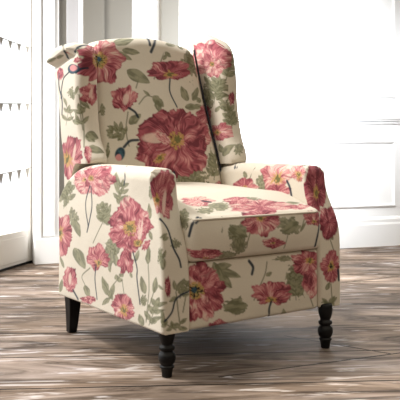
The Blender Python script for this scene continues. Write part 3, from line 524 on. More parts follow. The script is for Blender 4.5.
  ('F', (-0.0196, 0.5456, 0.66), (-0.107, 0.5312, 0.6126), (0.0192, 0.5288, 0.6014), {'h': 0, 'e': (-1.0, 0), 'n': 3, 'l': -0.17}),
  ('F', (0.1107, 0.5498, 0.6584), (0.1646, 0.5371, 0.6062), (0.1894, 0.5703, 0.7115), {'h': 0, 'e': (-1.0, 0), 'n': 3, 'l': -0.17}),
  ('F', (0.1029, 0.5788, 0.7562), (0.149, 0.5996, 0.8161), (0.0251, 0.5823, 0.7853), {'h': 0, 'e': (-1.0, 0), 'n': 3, 'l': -0.05}),
  ('F', (-0.024, 0.5616, 0.7127), (-0.117, 0.564, 0.7218), (-0.0477, 0.5398, 0.6414), {'h': 0, 'e': (-1.0, 0), 'n': 3, 'l': -0.05, 'w': (0.15, 0.05, 0.62, 0.3, 0.1)}),
  ('F', (0.0392, 0.54, 0.6357), (0.0143, 0.5193, 0.5606), (0.1268, 0.5402, 0.6259), {'h': 0, 'e': (-1.0, 0), 'n': 3, 'l': -0.05}),
  ('F', (0.0635, 0.5615, 0.7043), (0.1064, 0.5635, 0.7047), (0.0706, 0.5723, 0.7391), {'h': 0.95, 'n': 5, 'l': -0.1}),
  ('F', (0.0003, 0.5615, 0.7114), (0.03, 0.5562, 0.692), (0.0147, 0.5661, 0.7255), {'h': 0, 'e': (1, 0), 'l': 0.35, 'n': 3}),
  ('F', (-0.0271, 0.539, 0.6361), (-0.0007, 0.5432, 0.6528), (-0.0365, 0.5419, 0.6476), {'h': 0.9, 'n': 3}),
  ('K', (-0.0265, 0.54, 0.6399), (-0.0004, 0.5355, 0.6225), (-0.0189, 0.5419, 0.6475), {'o': 0.05}),
  ('B', (-0.1896, 0.5513, 0.6515), (-0.1715, 0.5481, 0.6468), (-0.1785, 0.5578, 0.676), {'bx': -0.1, 'by': -0.7}),
  ('s', 0.005, [(-0.1091, 0.5607, 0.7029), (-0.1423, 0.5618, 0.699), (-0.1698, 0.5573, 0.6769)]),
  ('F', (0.2534, 0.6292, 0.8161), (0.315, 0.6653, 0.8194), (0.271, 0.6537, 0.8586), {'h': 0, 'l': -0.1}),
  ('F', (0.2344, 0.522, 0.517), (0.2555, 0.524, 0.5163), (0.237, 0.5255, 0.5443), {'h': 0}),
  ('d', 0.007, [(0.2154, 0.7105, 1.0943), (0.2158, 0.6747, 1.0534), (0.2397, 0.6733, 0.9936)]),
  ('s', 0.006, [(0.0206, 0.7207, 1.1271), (0.0123, 0.6761, 1.0774)]),
  ('s', 0.006, [(0.0608, 0.7179, 1.1144), (0.0308, 0.6766, 1.079), (0.0115, 0.6673, 1.049)]),
  ('s', 0.0045, [(0.0277, 0.5274, 0.5832), (0.0307, 0.5183, 0.5083)]),
  ('L', (-0.1476, 0.6826, 1.0725), (-0.0491, 0.6946, 1.0978), (-0.1532, 0.6659, 1.054), {'f': 3}),
  ('L', (-0.1162, 0.6692, 1.0469), (-0.039, 0.6658, 1.041), (-0.1207, 0.6653, 1.0339), {}),
  ('L', (-0.1391, 0.6668, 1.0372), (-0.0794, 0.6573, 1.0102), (-0.1465, 0.6638, 1.0267), {}),
  ('L', (-0.1082, 0.6447, 0.969), (-0.0176, 0.6267, 0.9232), (-0.124, 0.6384, 0.9485), {'f': 3}),
  ('o', 0.0026, [(-0.0622, 0.6338, 0.9404), (-0.0824, 0.6216, 0.9005)]),
  ('L', (-0.0142, 0.6102, 0.8724), (0.0275, 0.5976, 0.8312), (-0.029, 0.6064, 0.8609), {}),
  ('o', 0.0026, [(-0.0807, 0.6021, 0.839), (-0.0451, 0.6106, 0.8711), (-0.0148, 0.6091, 0.8685)]),
  ('o', 0.0026, [(0.0922, 0.6853, 1.0892), (0.051, 0.6569, 1.0155), (0.0042, 0.6329, 0.9403)]),
  ('L', (0.0768, 0.6684, 1.0542), (0.1017, 0.6631, 1.0356), (0.0689, 0.6661, 1.0467), {}),
  ('L', (0.0611, 0.6583, 1.0203), (0.0904, 0.6676, 1.0511), (0.0673, 0.6572, 1.0165), {}),
  ('L', (0.1577, 0.7126, 1.102), (0.1703, 0.6801, 1.0708), (0.1418, 0.6994, 1.0929), {}),
  ('L', (0.0958, 0.691, 1.0941), (0.1425, 0.6893, 1.0858), (0.0839, 0.6767, 1.0832), {}),
  ('K', (0.1949, 0.6587, 1.0056), (0.2388, 0.6669, 1.0178), (0.1849, 0.6737, 1.069), {'f': 4, 'o': 0.3, 'n': 8}),
  ('L', (0.1505, 0.6148, 0.86), (0.1278, 0.6307, 0.9194), (0.1686, 0.6183, 0.8669), {}),
  ('L', (0.1768, 0.618, 0.8612), (0.2152, 0.6382, 0.9203), (0.1919, 0.6184, 0.8574), {}),
  ('L', (0.2244, 0.6163, 0.8388), (0.1459, 0.6079, 0.8397), (0.2277, 0.6198, 0.8492), {}),
  ('L', (0.1296, 0.605, 0.835), (0.1974, 0.6128, 0.8377), (0.1268, 0.6007, 0.822), {}),
  ('L', (0.2122, 0.62, 0.8546), (0.201, 0.6249, 0.8785), (0.2242, 0.6234, 0.8591), {}),
  ('L', (0.0016, 0.6067, 0.8614), (0.0047, 0.59, 0.8072), (-0.0149, 0.6055, 0.8578), {}),
  ('L', (-0.1602, 0.5745, 0.7357), (-0.223, 0.588, 0.7532), (-0.1559, 0.5768, 0.7447), {}),
  ('L', (-0.1698, 0.5722, 0.7245), (-0.226, 0.5746, 0.7094), (-0.1711, 0.5752, 0.7334), {}),
  ('L', (-0.1836, 0.5773, 0.7354), (-0.1931, 0.5903, 0.7721), (-0.1753, 0.5773, 0.7384), {}),
  ('L', (-0.1719, 0.576, 0.7355), (-0.1657, 0.5873, 0.7726), (-0.1634, 0.5752, 0.7356), {}),
  ('L', (-0.1619, 0.5716, 0.7246), (-0.1449, 0.5794, 0.7544), (-0.1543, 0.57, 0.7219), {}),
  ('L', (-0.1736, 0.5729, 0.7245), (-0.1895, 0.5665, 0.6987), (-0.1796, 0.5744, 0.727), {}),
  ('o', 0.0026, [(-0.1316, 0.5955, 0.8071), (-0.1514, 0.5753, 0.7395), (-0.1494, 0.5566, 0.6806)]),
  ('L', (-0.1356, 0.5809, 0.762), (-0.0791, 0.5899, 0.8009), (-0.1265, 0.5764, 0.7498), {}),
  ('K', (0.1205, 0.5227, 0.5511), (0.1829, 0.5242, 0.5495), (0.1264, 0.5312, 0.5968), {'f': 6, 'o': 0.36, 'n': 9}),
  ('K', (0.2228, 0.5459, 0.6187), (0.2499, 0.5495, 0.6184), (0.2338, 0.5611, 0.666), {'f': 5, 'o': 0.3, 'n': 7}),
  ('K', (-0.2311, 0.6115, 0.8121), (-0.222, 0.6055, 0.8121), (-0.228, 0.6175, 0.8344), {'o': 0.1}),
  ('K', (-0.233, 0.5612, 0.666), (-0.2261, 0.5591, 0.666), (-0.229, 0.569, 0.6912), {'o': 0.2}),
  ('L', (-0.2486, 0.5547, 0.6303), (-0.2266, 0.5582, 0.666), (-0.2437, 0.5516, 0.6274), {}),
  ('L', (-0.1606, 0.5702, 0.7207), (-0.1695, 0.5809, 0.7516), (-0.1505, 0.5704, 0.7245), {}),
  ('L', (-0.1606, 0.5702, 0.7207), (-0.1923, 0.5673, 0.7003), (-0.1654, 0.5732, 0.7283), {}),
  ('L', (-0.1826, 0.5744, 0.7262), (-0.1906, 0.5841, 0.754), (-0.1727, 0.5744, 0.7301), {}),
  ('L', (-0.1826, 0.5744, 0.7262), (-0.2108, 0.5721, 0.7079), (-0.1874, 0.5774, 0.7338), {}),
  ('L', (-0.2043, 0.5788, 0.7317), (-0.2113, 0.5877, 0.7564), (-0.1945, 0.5787, 0.7356), {}),
  ('L', (-0.2044, 0.5786, 0.7317), (-0.229, 0.5773, 0.7154), (-0.2091, 0.5818, 0.7393), {}),
  ('L', (-0.2017, 0.578, 0.7311), (-0.2296, 0.5848, 0.7383), (-0.1977, 0.5803, 0.7403), {}),
  ('L', (0.1196, 0.5174, 0.5081), (0.1629, 0.5211, 0.5378), (0.1283, 0.5168, 0.4998), {}),
  ('L', (0.1199, 0.5178, 0.5081), (0.0749, 0.5192, 0.534), (0.1276, 0.5184, 0.517), {}),
  ('L', (0.1182, 0.5201, 0.538), (0.1596, 0.5267, 0.5649), (0.1265, 0.5188, 0.5298), {}),
  ('L', (0.1184, 0.5204, 0.538), (0.0791, 0.5235, 0.5611), (0.1269, 0.5221, 0.547), {}),
  ('L', (0.1191, 0.5259, 0.5679), (0.1573, 0.5338, 0.5921), (0.1271, 0.5242, 0.5597), {}),
  ('L', (0.1192, 0.5261, 0.5679), (0.0846, 0.5297, 0.5883), (0.1282, 0.5285, 0.5769), {}),
  ('L', (0.1189, 0.525, 0.5642), (0.1215, 0.535, 0.6036), (0.1328, 0.5258, 0.5648), {}),
  ('o', 0.0022, [(0.1222, 0.5184, 0.4899), (0.1185, 0.5208, 0.5395), (0.1199, 0.5288, 0.5789)]),
  ('L', (0.2082, 0.5166, 0.5675), (0.3035, 0.5788, 0.5899), (0.2169, 0.5192, 0.5588), {}),
  ('L', (0.2187, 0.5309, 0.5669), (0.1814, 0.5373, 0.599), (0.2292, 0.5336, 0.5741), {}),
  ('L', (0.2269, 0.5375, 0.5974), (0.3001, 0.5761, 0.6192), (0.2341, 0.5381, 0.5887), {}),
  ('L', (0.2289, 0.5403, 0.5973), (0.195, 0.5459, 0.6263), (0.2397, 0.5432, 0.6046), {}),
  ('L', (0.2416, 0.553, 0.628), (0.3035, 0.5825, 0.6482), (0.2484, 0.5528, 0.6193), {}),
  ('L', (0.2404, 0.5513, 0.628), (0.2082, 0.554, 0.6539), (0.2523, 0.5557, 0.6354), {}),
  ('L', (0.2398, 0.5512, 0.6242), (0.2599, 0.5723, 0.6651), (0.2575, 0.5578, 0.623), {}),
  ('o', 0.0022, [(0.2133, 0.5263, 0.5487), (0.2294, 0.5407, 0.5989), (0.2489, 0.5612, 0.6394)]),
  ('L', (0.1871, 0.6483, 0.9927), (0.2419, 0.6737, 1.0117), (0.1919, 0.6473, 0.9823), {}),
  ('L', (0.1919, 0.6554, 0.9937), (0.1716, 0.6609, 1.0193), (0.2052, 0.6582, 1.0018), {}),
  ('L', (0.2027, 0.661, 1.0162), (0.2529, 0.6844, 1.0339), (0.2076, 0.6601, 1.0057), {}),
  ('L', (0.2036, 0.6623, 1.0164), (0.1843, 0.666, 1.0394), (0.2174, 0.6658, 1.0248), {}),
  ('L', (0.2164, 0.6708, 1.0396), (0.256, 0.6842, 1.0545), (0.2209, 0.6692, 1.0289), {}),
  ('L', (0.2151, 0.6689, 1.0393), (0.1983, 0.673, 1.0599), (0.2294, 0.6732, 1.0479), {}),
  ('L', (0.216, 0.6716, 1.037), (0.238, 0.6899, 1.069), (0.2347, 0.6786, 1.036), {}),
  ('o', 0.0022, [(0.1851, 0.6515, 0.9801), (0.2038, 0.6621, 1.0175), (0.2217, 0.6747, 1.0483)]),
  ('K', (0.2106, 0.6672, 1.0319), (0.2634, 0.6856, 1.0375), (0.2194, 0.68, 1.0665), {'f': 4, 'o': 0.3}),
  ('K', (-0.036, 0.5247, 0.5696), (0.0033, 0.5242, 0.5688), (-0.0331, 0.5293, 0.5954), {'o': 0.3}),
  ('L', (-0.1003, 0.5466, 0.6586), (-0.1212, 0.5544, 0.6807), (-0.0942, 0.5477, 0.6633), {}),
  ('L', (-0.0275, 0.6103, 0.8719), (-0.0538, 0.6181, 0.894), (-0.0225, 0.6116, 0.8763), {}),
  ('K', (0.0647, 0.5219, 0.5524), (0.1016, 0.5222, 0.5515), (0.068, 0.5268, 0.5825), {'o': 0.35}),
 ],
 'wing_r': [
  ('F', (0.2659, 0.6257, 1.0397), (0.2653, 0.5239, 1.0291), (0.2652, 0.6248, 1.0965), {'n': 7, 'l': 0.05, 'h': 0}),
  ('F', (0.2705, 0.5676, 1.033), (0.2877, 0.535, 1.0564), (0.2599, 0.5985, 1.0706), {'h': 0, 'e': (-1.0, 0), 'n': 3, 'l': 0.039999999999999994}),
  ('F', (0.2663, 0.6677, 1.0529), (0.2673, 0.7329, 1.0981), (0.2674, 0.7263, 1.0272), {'h': 0, 'e': (-1.0, 0), 'n': 3, 'l': 0.039999999999999994, 'w': (0.15, 0.05, 0.62, 0.3, 0.1)}),
  ('F', (0.2663, 0.6302, 0.996), (0.2664, 0.6504, 0.9755), (0.2666, 0.5641, 0.9695), {'h': 0, 'e': (-1.0, 0), 'n': 3, 'l': 0.039999999999999994}),
  ('F', (0.2656, 0.6076, 1.0576), (0.2656, 0.6034, 1.1063), (0.2635, 0.6818, 1.0679), {'h': 0, 'e': (-1.0, 0), 'n': 3, 'l': 0.16}),
  ('F', (0.2664, 0.6789, 1.0217), (0.267, 0.7569, 1.0305), (0.2662, 0.6808, 0.9764), {'h': 0, 'e': (-1.0, 0), 'n': 3, 'l': 0.16}),
  ('F', (0.2672, 0.5735, 1.0018), (0.274, 0.5387, 0.9894), (0.2723, 0.5552, 1.0417), {'h': 0, 'e': (-1.0, 0), 'n': 3, 'l': 0.16}),
  ('F', (0.2662, 0.6123, 1.0141), (0.2662, 0.5952, 1.0124), (0.266, 0.6121, 1.0242), {'h': 0.95, 'n': 5, 'l': -0.1}),
  ('F', (0.2662, 0.5515, 0.7376), (0.271, 0.4733, 0.7361), (0.267, 0.5525, 0.7735), {'h': 0.25, 'l': 0.08, 'e': (-0.3, 0)}),
  ('F', (0.2664, 0.6544, 0.8093), (0.2665, 0.6197, 0.808), (0.266, 0.6538, 0.8461), {'h': 0}),
  ('F', (0.3128, 0.5403, 0.8742), (0.3284, 0.5408, 0.8748), (0.3142, 0.5421, 0.9024), {'h': 0, 'l': -0.2}),
  ('K', (0.295, 0.5433, 1.0173), (0.32, 0.5365, 1.0184), (0.2997, 0.5495, 1.0663), {'f': 5, 'o': 0.28, 'n': 8}),
  ('K', (0.2668, 0.5994, 0.9161), (0.2676, 0.5203, 0.9106), (0.2668, 0.5995, 0.9524), {'f': 6, 'o': 0.42, 'n': 9}),
  ('L', (0.2663, 0.6263, 0.9301), (0.266, 0.6679, 0.9702), (0.2665, 0.6142, 0.9341), {}),
  ('L', (0.2665, 0.6128, 0.9008), (0.266, 0.6467, 0.8703), (0.2663, 0.6273, 0.9072), {}),
  ('L', (0.2646, 0.5896, 0.8992), (0.269, 0.5486, 0.8569), (0.263, 0.6016, 0.8941), {}),
  ('L', (0.2622, 0.6, 0.924), (0.2716, 0.5388, 0.9359), (0.2631, 0.5945, 0.9127), {}),
  ('L', (0.255, 0.5901, 0.8988), (0.2835, 0.5283, 0.8802), (0.2534, 0.5929, 0.8877), {}),
  ('K', (0.2662, 0.6331, 0.8614), (0.2668, 0.5859, 0.8589), (0.2661, 0.633, 0.894), {'f': 5, 'o': 0.4}),
  ('K', (0.305, 0.5301, 0.7935), (0.3344, 0.529, 0.7942), (0.3103, 0.5371, 0.8299), {'f': 4, 'o': 0.25, 'n': 7}),
  ('K', (0.2803, 0.5437, 0.8452), (0.3011, 0.5316, 0.8453), (0.2819, 0.5458, 0.8732), {'f': 5, 'o': 0.4}),
  ('L', (0.2619, 0.539, 0.6422), (0.2702, 0.4914, 0.6895), (0.2634, 0.5222, 0.6338), {}),
  ('L', (0.266, 0.538, 0.6541), (0.2664, 0.5651, 0.69), (0.2659, 0.5226, 0.6582), {}),
  ('K', (0.3049, 0.4849, 0.6739), (0.3243, 0.4841, 0.6739), (0.3148, 0.4976, 0.6977), {'o': 0.15}),
  ('L', (0.2656, 0.591, 0.8189), (0.2676, 0.56, 0.8415), (0.2661, 0.5805, 0.8129), {}),
  ('L', (0.2591, 0.5834, 0.8691), (0.2775, 0.5381, 0.8894), (0.2612, 0.5771, 0.8586), {}),
  ('L', (0.2668, 0.5938, 0.87), (0.266, 0.6477, 0.9091), (0.267, 0.5796, 0.8769), {}),
  ('L', (0.2605, 0.576, 0.8998), (0.2801, 0.5392, 0.9182), (0.2633, 0.5707, 0.8894), {}),
  ('L', (0.267, 0.5848, 0.9007), (0.2664, 0.6332, 0.9362), (0.2671, 0.5706, 0.9074), {}),
  ('L', (0.2624, 0.5694, 0.9304), (0.2817, 0.5391, 0.947), (0.2656, 0.5647, 0.9201), {}),
  ('L', (0.267, 0.5755, 0.9311), (0.2666, 0.6186, 0.9631), (0.267, 0.5613, 0.9378), {}),
  ('L', (0.2663, 0.5758, 0.9272), (0.2675, 0.5652, 0.9674), (0.2683, 0.5594, 0.9241), {}),
  ('o', 0.0022, [(0.2666, 0.5992, 0.8515), (0.2669, 0.5842, 0.9022), (0.2669, 0.572, 0.9424)]),
  ('L', (0.2852, 0.5361, 0.9611), (0.3388, 0.5397, 0.9818), (0.2909, 0.5362, 0.9509), {}),
  ('L', (0.2868, 0.5383, 0.9614), (0.2691, 0.5584, 0.9969), (0.2937, 0.5322, 0.9682), {}),
  ('L', (0.2927, 0.5336, 0.9893), (0.3505, 0.5488, 1.01), (0.2982, 0.5335, 0.9791), {}),
  ('L', (0.2958, 0.5378, 0.9899), (0.2772, 0.5525, 1.0215), (0.3045, 0.534, 0.997), {}),
  ('L', (0.3059, 0.5386, 1.0187), (0.3676, 0.5648, 1.0396), (0.312, 0.5391, 1.0086), {}),
  ('L', (0.3075, 0.5407, 1.019), (0.2882, 0.5503, 1.0467), (0.3189, 0.5404, 1.0267), {}),
  ('L', (0.3059, 0.5401, 1.0153), (0.3277, 0.5521, 1.0554), (0.3208, 0.5413, 1.0135), {}),
  ('o', 0.0022, [(0.2848, 0.5431, 0.9449), (0.2975, 0.5394, 0.9916), (0.3141, 0.5447, 1.0303)]),
  ('L', (0.296, 0.5229, 0.769), (0.3382, 0.5337, 0.8001), (0.3051, 0.5223, 0.7623), {}),
  ('L', (0.2953, 0.5221, 0.7689), (0.2668, 0.5427, 0.7877), (0.3007, 0.5212, 0.7781), {}),
  ('L', (0.2957, 0.5302, 0.7953), (0.3306, 0.5357, 0.8234), (0.3048, 0.5294, 0.7886), {}),
  ('L', (0.2945, 0.5286, 0.7952), (0.2681, 0.5463, 0.8121), (0.2996, 0.5273, 0.8044), {}),
  ('L', (0.2935, 0.5349, 0.8216), (0.3231, 0.5379, 0.8467), (0.3026, 0.5341, 0.8149), {}),
  ('L', (0.2927, 0.5338, 0.8215), (0.2688, 0.5493, 0.8365), (0.2975, 0.5322, 0.8307), {}),
  ('L', (0.2946, 0.5354, 0.8184), (0.2908, 0.5404, 0.853), (0.3056, 0.5331, 0.8204), {}),
  ('o', 0.0022, [(0.2975, 0.5204, 0.7533), (0.2963, 0.5314, 0.7967), (0.2932, 0.5373, 0.8313)]),
  ('K', (0.2659, 0.6536, 0.8789), (0.2663, 0.6193, 0.8769), (0.2658, 0.6535, 0.9116), {'o': 0.3}),
 ],
 'arm_r': [
  ('F', (0.2621, 0.2154, 0.5689), (0.2612, 0.1348, 0.5714), (0.2645, 0.2182, 0.6264), {'n': 5, 'h': 0.34, 'e': (0.1, -0.1), 'l': 0.12}),
  ('F', (0.2653, 0.1085, 0.5895), (0.2662, 0.0693, 0.5904), (0.2795, 0.1239, 0.6204), {'h': 0.4, 'l': 0.15, 'e': (0.2, -0.3)}),
  ('F', (0.2635, 0.3954, 0.5254), (0.2636, 0.3241, 0.5284), (0.2635, 0.3954, 0.5596), {'h': 0.15, 'l': 0.02}),
  ('F', (0.2612, 0.2036, 0.5156), (0.261, 0.1398, 0.5186), (0.2614, 0.2038, 0.5442), {'h': 0, 'l': 0.05}),
  ('F', (0.2929, 0.053, 0.5285), (0.3358, 0.0482, 0.5274), (0.3149, 0.0758, 0.6242), {'n': 5, 'h': 0.2, 'e': (0.2, -0.1), 'l': -0.12, 'deep': 0.12}),
  ('F', (0.319, 0.0074, 0.4208), (0.3532, -0.0013, 0.4195), (0.3333, 0.0217, 0.4771), {'n': 4, 'h': 0, 'l': -0.1, 'deep': 0.12}),
  ('F', (0.3105, -0.0104, 0.2706), (0.3563, -0.0124, 0.2666), (0.3121, -0.0088, 0.321), {'n': 6, 'h': 0.3, 'dk': 1, 'l': -0.05}),
  ('K', (0.2626, 0.2828, 0.5448), (0.262, 0.2372, 0.5465), (0.2632, 0.2835, 0.5815), {'f': 4, 'o': 0.25, 'n': 6}),
  ('s', 0.005, [(0.2614, 0.1559, 0.5566), (0.2613, 0.1401, 0.5326), (0.2617, 0.1303, 0.4945)]),
  ('s', 0.005, [(0.3262, 0.5121, 0.6302), (0.2668, 0.4616, 0.5962)]),
  ('s', 0.003, [(0.3003, 0.4664, 0.6191), (0.2667, 0.4489, 0.5965)]),
  ('L', (0.2628, 0.3885, 0.5598), (0.2631, 0.401, 0.5861), (0.263, 0.3762, 0.5624), {}),
  ('o', 0.0026, [(0.2693, 0.3428, 0.5986), (0.2634, 0.3652, 0.5605)]),
  ('K', (0.3133, 0.1092, 0.6238), (0.3376, 0.1043, 0.6236), (0.3338, 0.1308, 0.634), {'o': 0.1}),
  ('o', 0.0026, [(0.2988, 0.0062, 0.4017), (0.3182, -0.0075, 0.3441), (0.3259, -0.0093, 0.3199)]),
  ('K', (0.2962, -0.0105, 0.1473), (0.3239, -0.0112, 0.1441), (0.2963, -0.0105, 0.1608), {'f': 6, 'o': 0.3}),
  ('L', (0.3054, -0.0107, 0.1462), (0.3379, -0.0115, 0.1662), (0.3125, -0.0109, 0.1403), {}),
  ('o', 0.0026, [(0.3098, -0.0111, 0.2133), (0.3147, -0.011, 0.1587)]),
  ('L', (0.3231, -0.0073, 0.3606), (0.311, -0.0005, 0.3879), (0.3301, -0.008, 0.3629), {}),
  ('s', 0.005, [(0.3424, -0.0118, 0.2576), (0.3471, -0.012, 0.2231)]),
  ('L', (0.2869, -0.0105, 0.1955), (0.3052, -0.011, 0.2206), (0.2958, -0.0107, 0.1913), {}),
  ('L', (0.2623, 0.2823, 0.5254), (0.2621, 0.2467, 0.5448), (0.262, 0.2719, 0.5175), {}),
  ('L', (0.2623, 0.2824, 0.5254), (0.2632, 0.3196, 0.542), (0.2623, 0.2723, 0.5341), {}),
  ('L', (0.2628, 0.2829, 0.5541), (0.2626, 0.2523, 0.5705), (0.2625, 0.2726, 0.5461), {}),
  ('L', (0.2628, 0.283, 0.5541), (0.2633, 0.3145, 0.5686), (0.2628, 0.2729, 0.5627), {}),
  ('L', (0.2625, 0.2826, 0.5577), (0.2634, 0.2837, 0.5841), (0.2624, 0.2662, 0.5582), {}),
  ('o', 0.0022, [(0.2619, 0.2819, 0.5081), (0.2626, 0.2827, 0.5411), (0.263, 0.2831, 0.5676)]),
  ('L', (0.2954, -0.0114, 0.1476), (0.2698, -0.009, 0.1704), (0.3019, -0.012, 0.152), {}),
  ('L', (0.3009, -0.0106, 0.1502), (0.3286, -0.0113, 0.1707), (0.3084, -0.0108, 0.1445), {}),
 ],
 'seat': [
  ('F', (-0.1583, 0.1032, 0.5061), (-0.106, 0.0897, 0.5047), (-0.136, 0.1352, 0.5177), {'h': 0, 'l': 0.12}),
  ('F', (0.0459, 0.0355, 0.4856), (0.186, 0.0275, 0.4799), (0.0805, 0.0769, 0.5045), {'n': 9, 'h': 0, 'l': 0.1}),
  ('F', (-0.0191, 0.0777, 0.5051), (0.0322, 0.0696, 0.5035), (-0.0016, 0.1001, 0.5146), {'h': 0, 'l': 0.1}),
  ('K', (-0.1139, 0.0578, 0.4913), (-0.069, 0.0498, 0.4898), (-0.0979, 0.0794, 0.5018), {'f': 3, 'o': 0.25}),
  ('K', (-0.1747, 0.0371, 0.4801), (-0.1409, 0.0317, 0.4788), (-0.1617, 0.0554, 0.4874), {'o': 0.2}),
  ('K', (0.0318, 0.0794, 0.5063), (0.0723, 0.0772, 0.5048), (0.0436, 0.094, 0.5116), {'o': 0.2}),
  ('s', 0.006, [(-0.142, 0.0991, 0.5056), (-0.1241, 0.0863, 0.5025)]),
  ('L', (0.1622, 0.0553, 0.4892), (0.2325, 0.0581, 0.4861), (0.1521, 0.044, 0.4855), {}),
  ('F', (0.2026, 0.026, 0.4759), (0.2464, 0.0241, 0.474), (0.2235, 0.0485, 0.4836), {'h': 0, 'l': 0.15}),
  ('F', (-0.0089, -0.0202, 0.4448), (0.0676, -0.0223, 0.4407), (0.0021, -0.007, 0.484), {'n': 8, 'h': 0.2, 'e': (0, 0.2), 'l': 0.02}),
  ('K', (0.1079, -0.0246, 0.4226), (0.1563, -0.0238, 0.4196), (0.1122, -0.0199, 0.4508), {'n': 5, 'o': 0.03}),
  ('o', 0.0026, [(0.0927, -0.0178, 0.3526), (0.1019, -0.0265, 0.3976)]),
  ('F', (0.0408, -0.0243, 0.3731), (0.088, -0.0231, 0.3695), (0.0374, -0.0282, 0.3894), {'h': 0.2, 'n': 5}),
  ('F', (0.2251, -0.0171, 0.4413), (0.2771, -0.0157, 0.4384), (0.2298, -0.0122, 0.4672), {'h': 0.2, 'n': 6, 'e': (0, -0.4)}),
  ('s', 0.0045, [(0.2468, -0.0183, 0.4137), (0.2372, -0.0188, 0.3746), (0.2328, -0.0138, 0.3479)]),
  ('F', (-0.2135, -0.0171, 0.3585), (-0.1549, -0.0178, 0.3538), (-0.2159, -0.0205, 0.3739), {'n': 6, 'h': 0.15, 'e': (0, -0.8)}),
  ('K', (-0.0997, -0.0251, 0.42), (-0.0618, -0.0264, 0.4176), (-0.0972, -0.0219, 0.4408), {'n': 5, 'o': 0.03}),
  ('K', (-0.0948, -0.0237, 0.3739), (-0.0676, -0.0238, 0.3718), (-0.0994, -0.0296, 0.4022), {'n': 4, 'o': 0.03}),
  ('o', 0.0026, [(-0.0488, -0.0249, 0.4259), (-0.0642, -0.0244, 0.3747), (-0.0482, 0.0154, 0.3224)]),
  ('K', (-0.267, 0.0305, 0.4523), (-0.2665, 0.0048, 0.4544), (-0.2656, 0.0325, 0.4788), {'f': 5, 'o': 0.3}),
  ('s', 0.0045, [(-0.231, -0.0008, 0.4676), (-0.2575, -0.0082, 0.4461), (-0.264, -0.002, 0.4137)]),
  ('s', 0.0035, [(-0.2235, -0.0057, 0.4646), (-0.2469, -0.0134, 0.4518)]),
  ('o', 0.0026, [(-0.1465, -0.0065, 0.4636), (-0.159, -0.0232, 0.4206)]),
  ('K', (-0.1385, -0.0159, 0.3492), (-0.103, -0.0145, 0.3461), (-0.1445, -0.0239, 0.3627), {'o': 0.1, 'n': 5}),
  ('o', 0.0026, [(0.1781, -0.0194, 0.4375), (0.1601, -0.0244, 0.4065)]),
  ('L', (0.1547, -0.0255, 0.4004), (0.1853, -0.0212, 0.4307), (0.1601, -0.0256, 0.3977), {}),
  ('s', 0.004, [(0.0654, 0.0091, 0.3261), (0.0406, 0.0193, 0.3077)]),
  ('L', (-0.2704, 0.0215, 0.4536), (-0.2614, 0.0018, 0.4645), (-0.2705, 0.0152, 0.4477), {}),
  ('L', (-0.2675, 0.0259, 0.4531), (-0.2665, 0.0531, 0.4666), (-0.2664, 0.0178, 0.4585), {}),
  ('L', (-0.2603, 0.0302, 0.4727), (-0.2369, 0.0362, 0.4796), (-0.2654, 0.0165, 0.4676), {}),
  ('L', (-0.2593, 0.0317, 0.4725), (-0.2547, 0.0606, 0.4838), (-0.2518, 0.0332, 0.4769), {}),
  ('L', (-0.2566, 0.0349, 0.4747), (-0.2298, 0.0689, 0.49), (-0.2518, 0.0292, 0.4736), {}),
  ('o', 0.0022, [(-0.267, 0.0305, 0.4405), (-0.2652, 0.0257, 0.4641), (-0.247, 0.0469, 0.4804)]),
  ('K', (-0.1009, -0.0266, 0.3989), (-0.0705, -0.0274, 0.3969), (-0.1013, -0.0271, 0.4263), {'o': 0.05, 'n': 4}),
  ('L', (0.0838, -0.0278, 0.4052), (0.1537, -0.0219, 0.4326), (0.0942, -0.0293, 0.3913), {'f': 3}),
  ('L', (-0.1326, -0.0231, 0.4309), (-0.0636, -0.0286, 0.3996), (-0.1417, -0.0244, 0.4179), {'f': 3}),
  ('L', (-0.0986, -0.0286, 0.399), (-0.0881, -0.0202, 0.3547), (-0.1149, -0.0283, 0.3991), {}),
 ],
 'foot': [
  ('F', (-0.2237, -0.0008, 0.2477), (-0.1518, -0.0035, 0.2401), (-0.2241, -0.0014, 0.319), {'n': 11, 'h': 0, 'e': (-0.28, 0), 'l': -0.1}),
  ('F', (-0.1903, -0.002, 0.2515), (-0.1313, -0.0039, 0.2502), (-0.1942, -0.0019, 0.2842), {'h': 0, 'e': (-1.0, 0), 'n': 3, 'l': -0.09000000000000001}),
  ('F', (-0.2311, -0.0007, 0.2914), (-0.2194, -0.0008, 0.3352), (-0.2684, 0.0003, 0.3018), {'h': 0, 'e': (-1.0, 0), 'n': 3, 'l': -0.09000000000000001}),
  ('F', (-0.262, 0.0179, 0.2591), (-0.2669, 0.0664, 0.2602), (-0.2632, 0.0307, 0.226), {'h': 0, 'e': (-1.0, 0), 'n': 3, 'l': -0.09000000000000001}),
  ('F', (-0.2479, 0.0006, 0.2134), (-0.2548, 0.0022, 0.1695), (-0.2129, -0.0048, 0.2053), {'h': 0, 'e': (-1.0, 0), 'n': 3, 'l': -0.09000000000000001}),
  ('F', (-0.1962, -0.0016, 0.2241), (-0.1442, -0.0028, 0.1913), (-0.1758, -0.0027, 0.2495), {'h': 0, 'e': (-1.0, 0), 'n': 3, 'l': -0.09000000000000001}),
  ('F', (-0.204, -0.0015, 0.2781), (-0.161, -0.0023, 0.3072), (-0.2304, -0.0005, 0.3041), {'h': 0, 'e': (-1.0, 0), 'n': 3, 'l': 0.03}),
  ('F', (-0.257, 0.0024, 0.2849), (-0.2699, 0.0121, 0.3195), (-0.2799, 0.0204, 0.2711), {'h': 0, 'e': (-1.0, 0), 'n': 3, 'l': 0.03}),
  ('F', (-0.2619, 0.012, 0.232), (-0.2699, 0.0486, 0.2032), (-0.2557, -0.016, 0.212), {'h': 0, 'e': (-1.0, 0), 'n': 3, 'l': 0.03}),
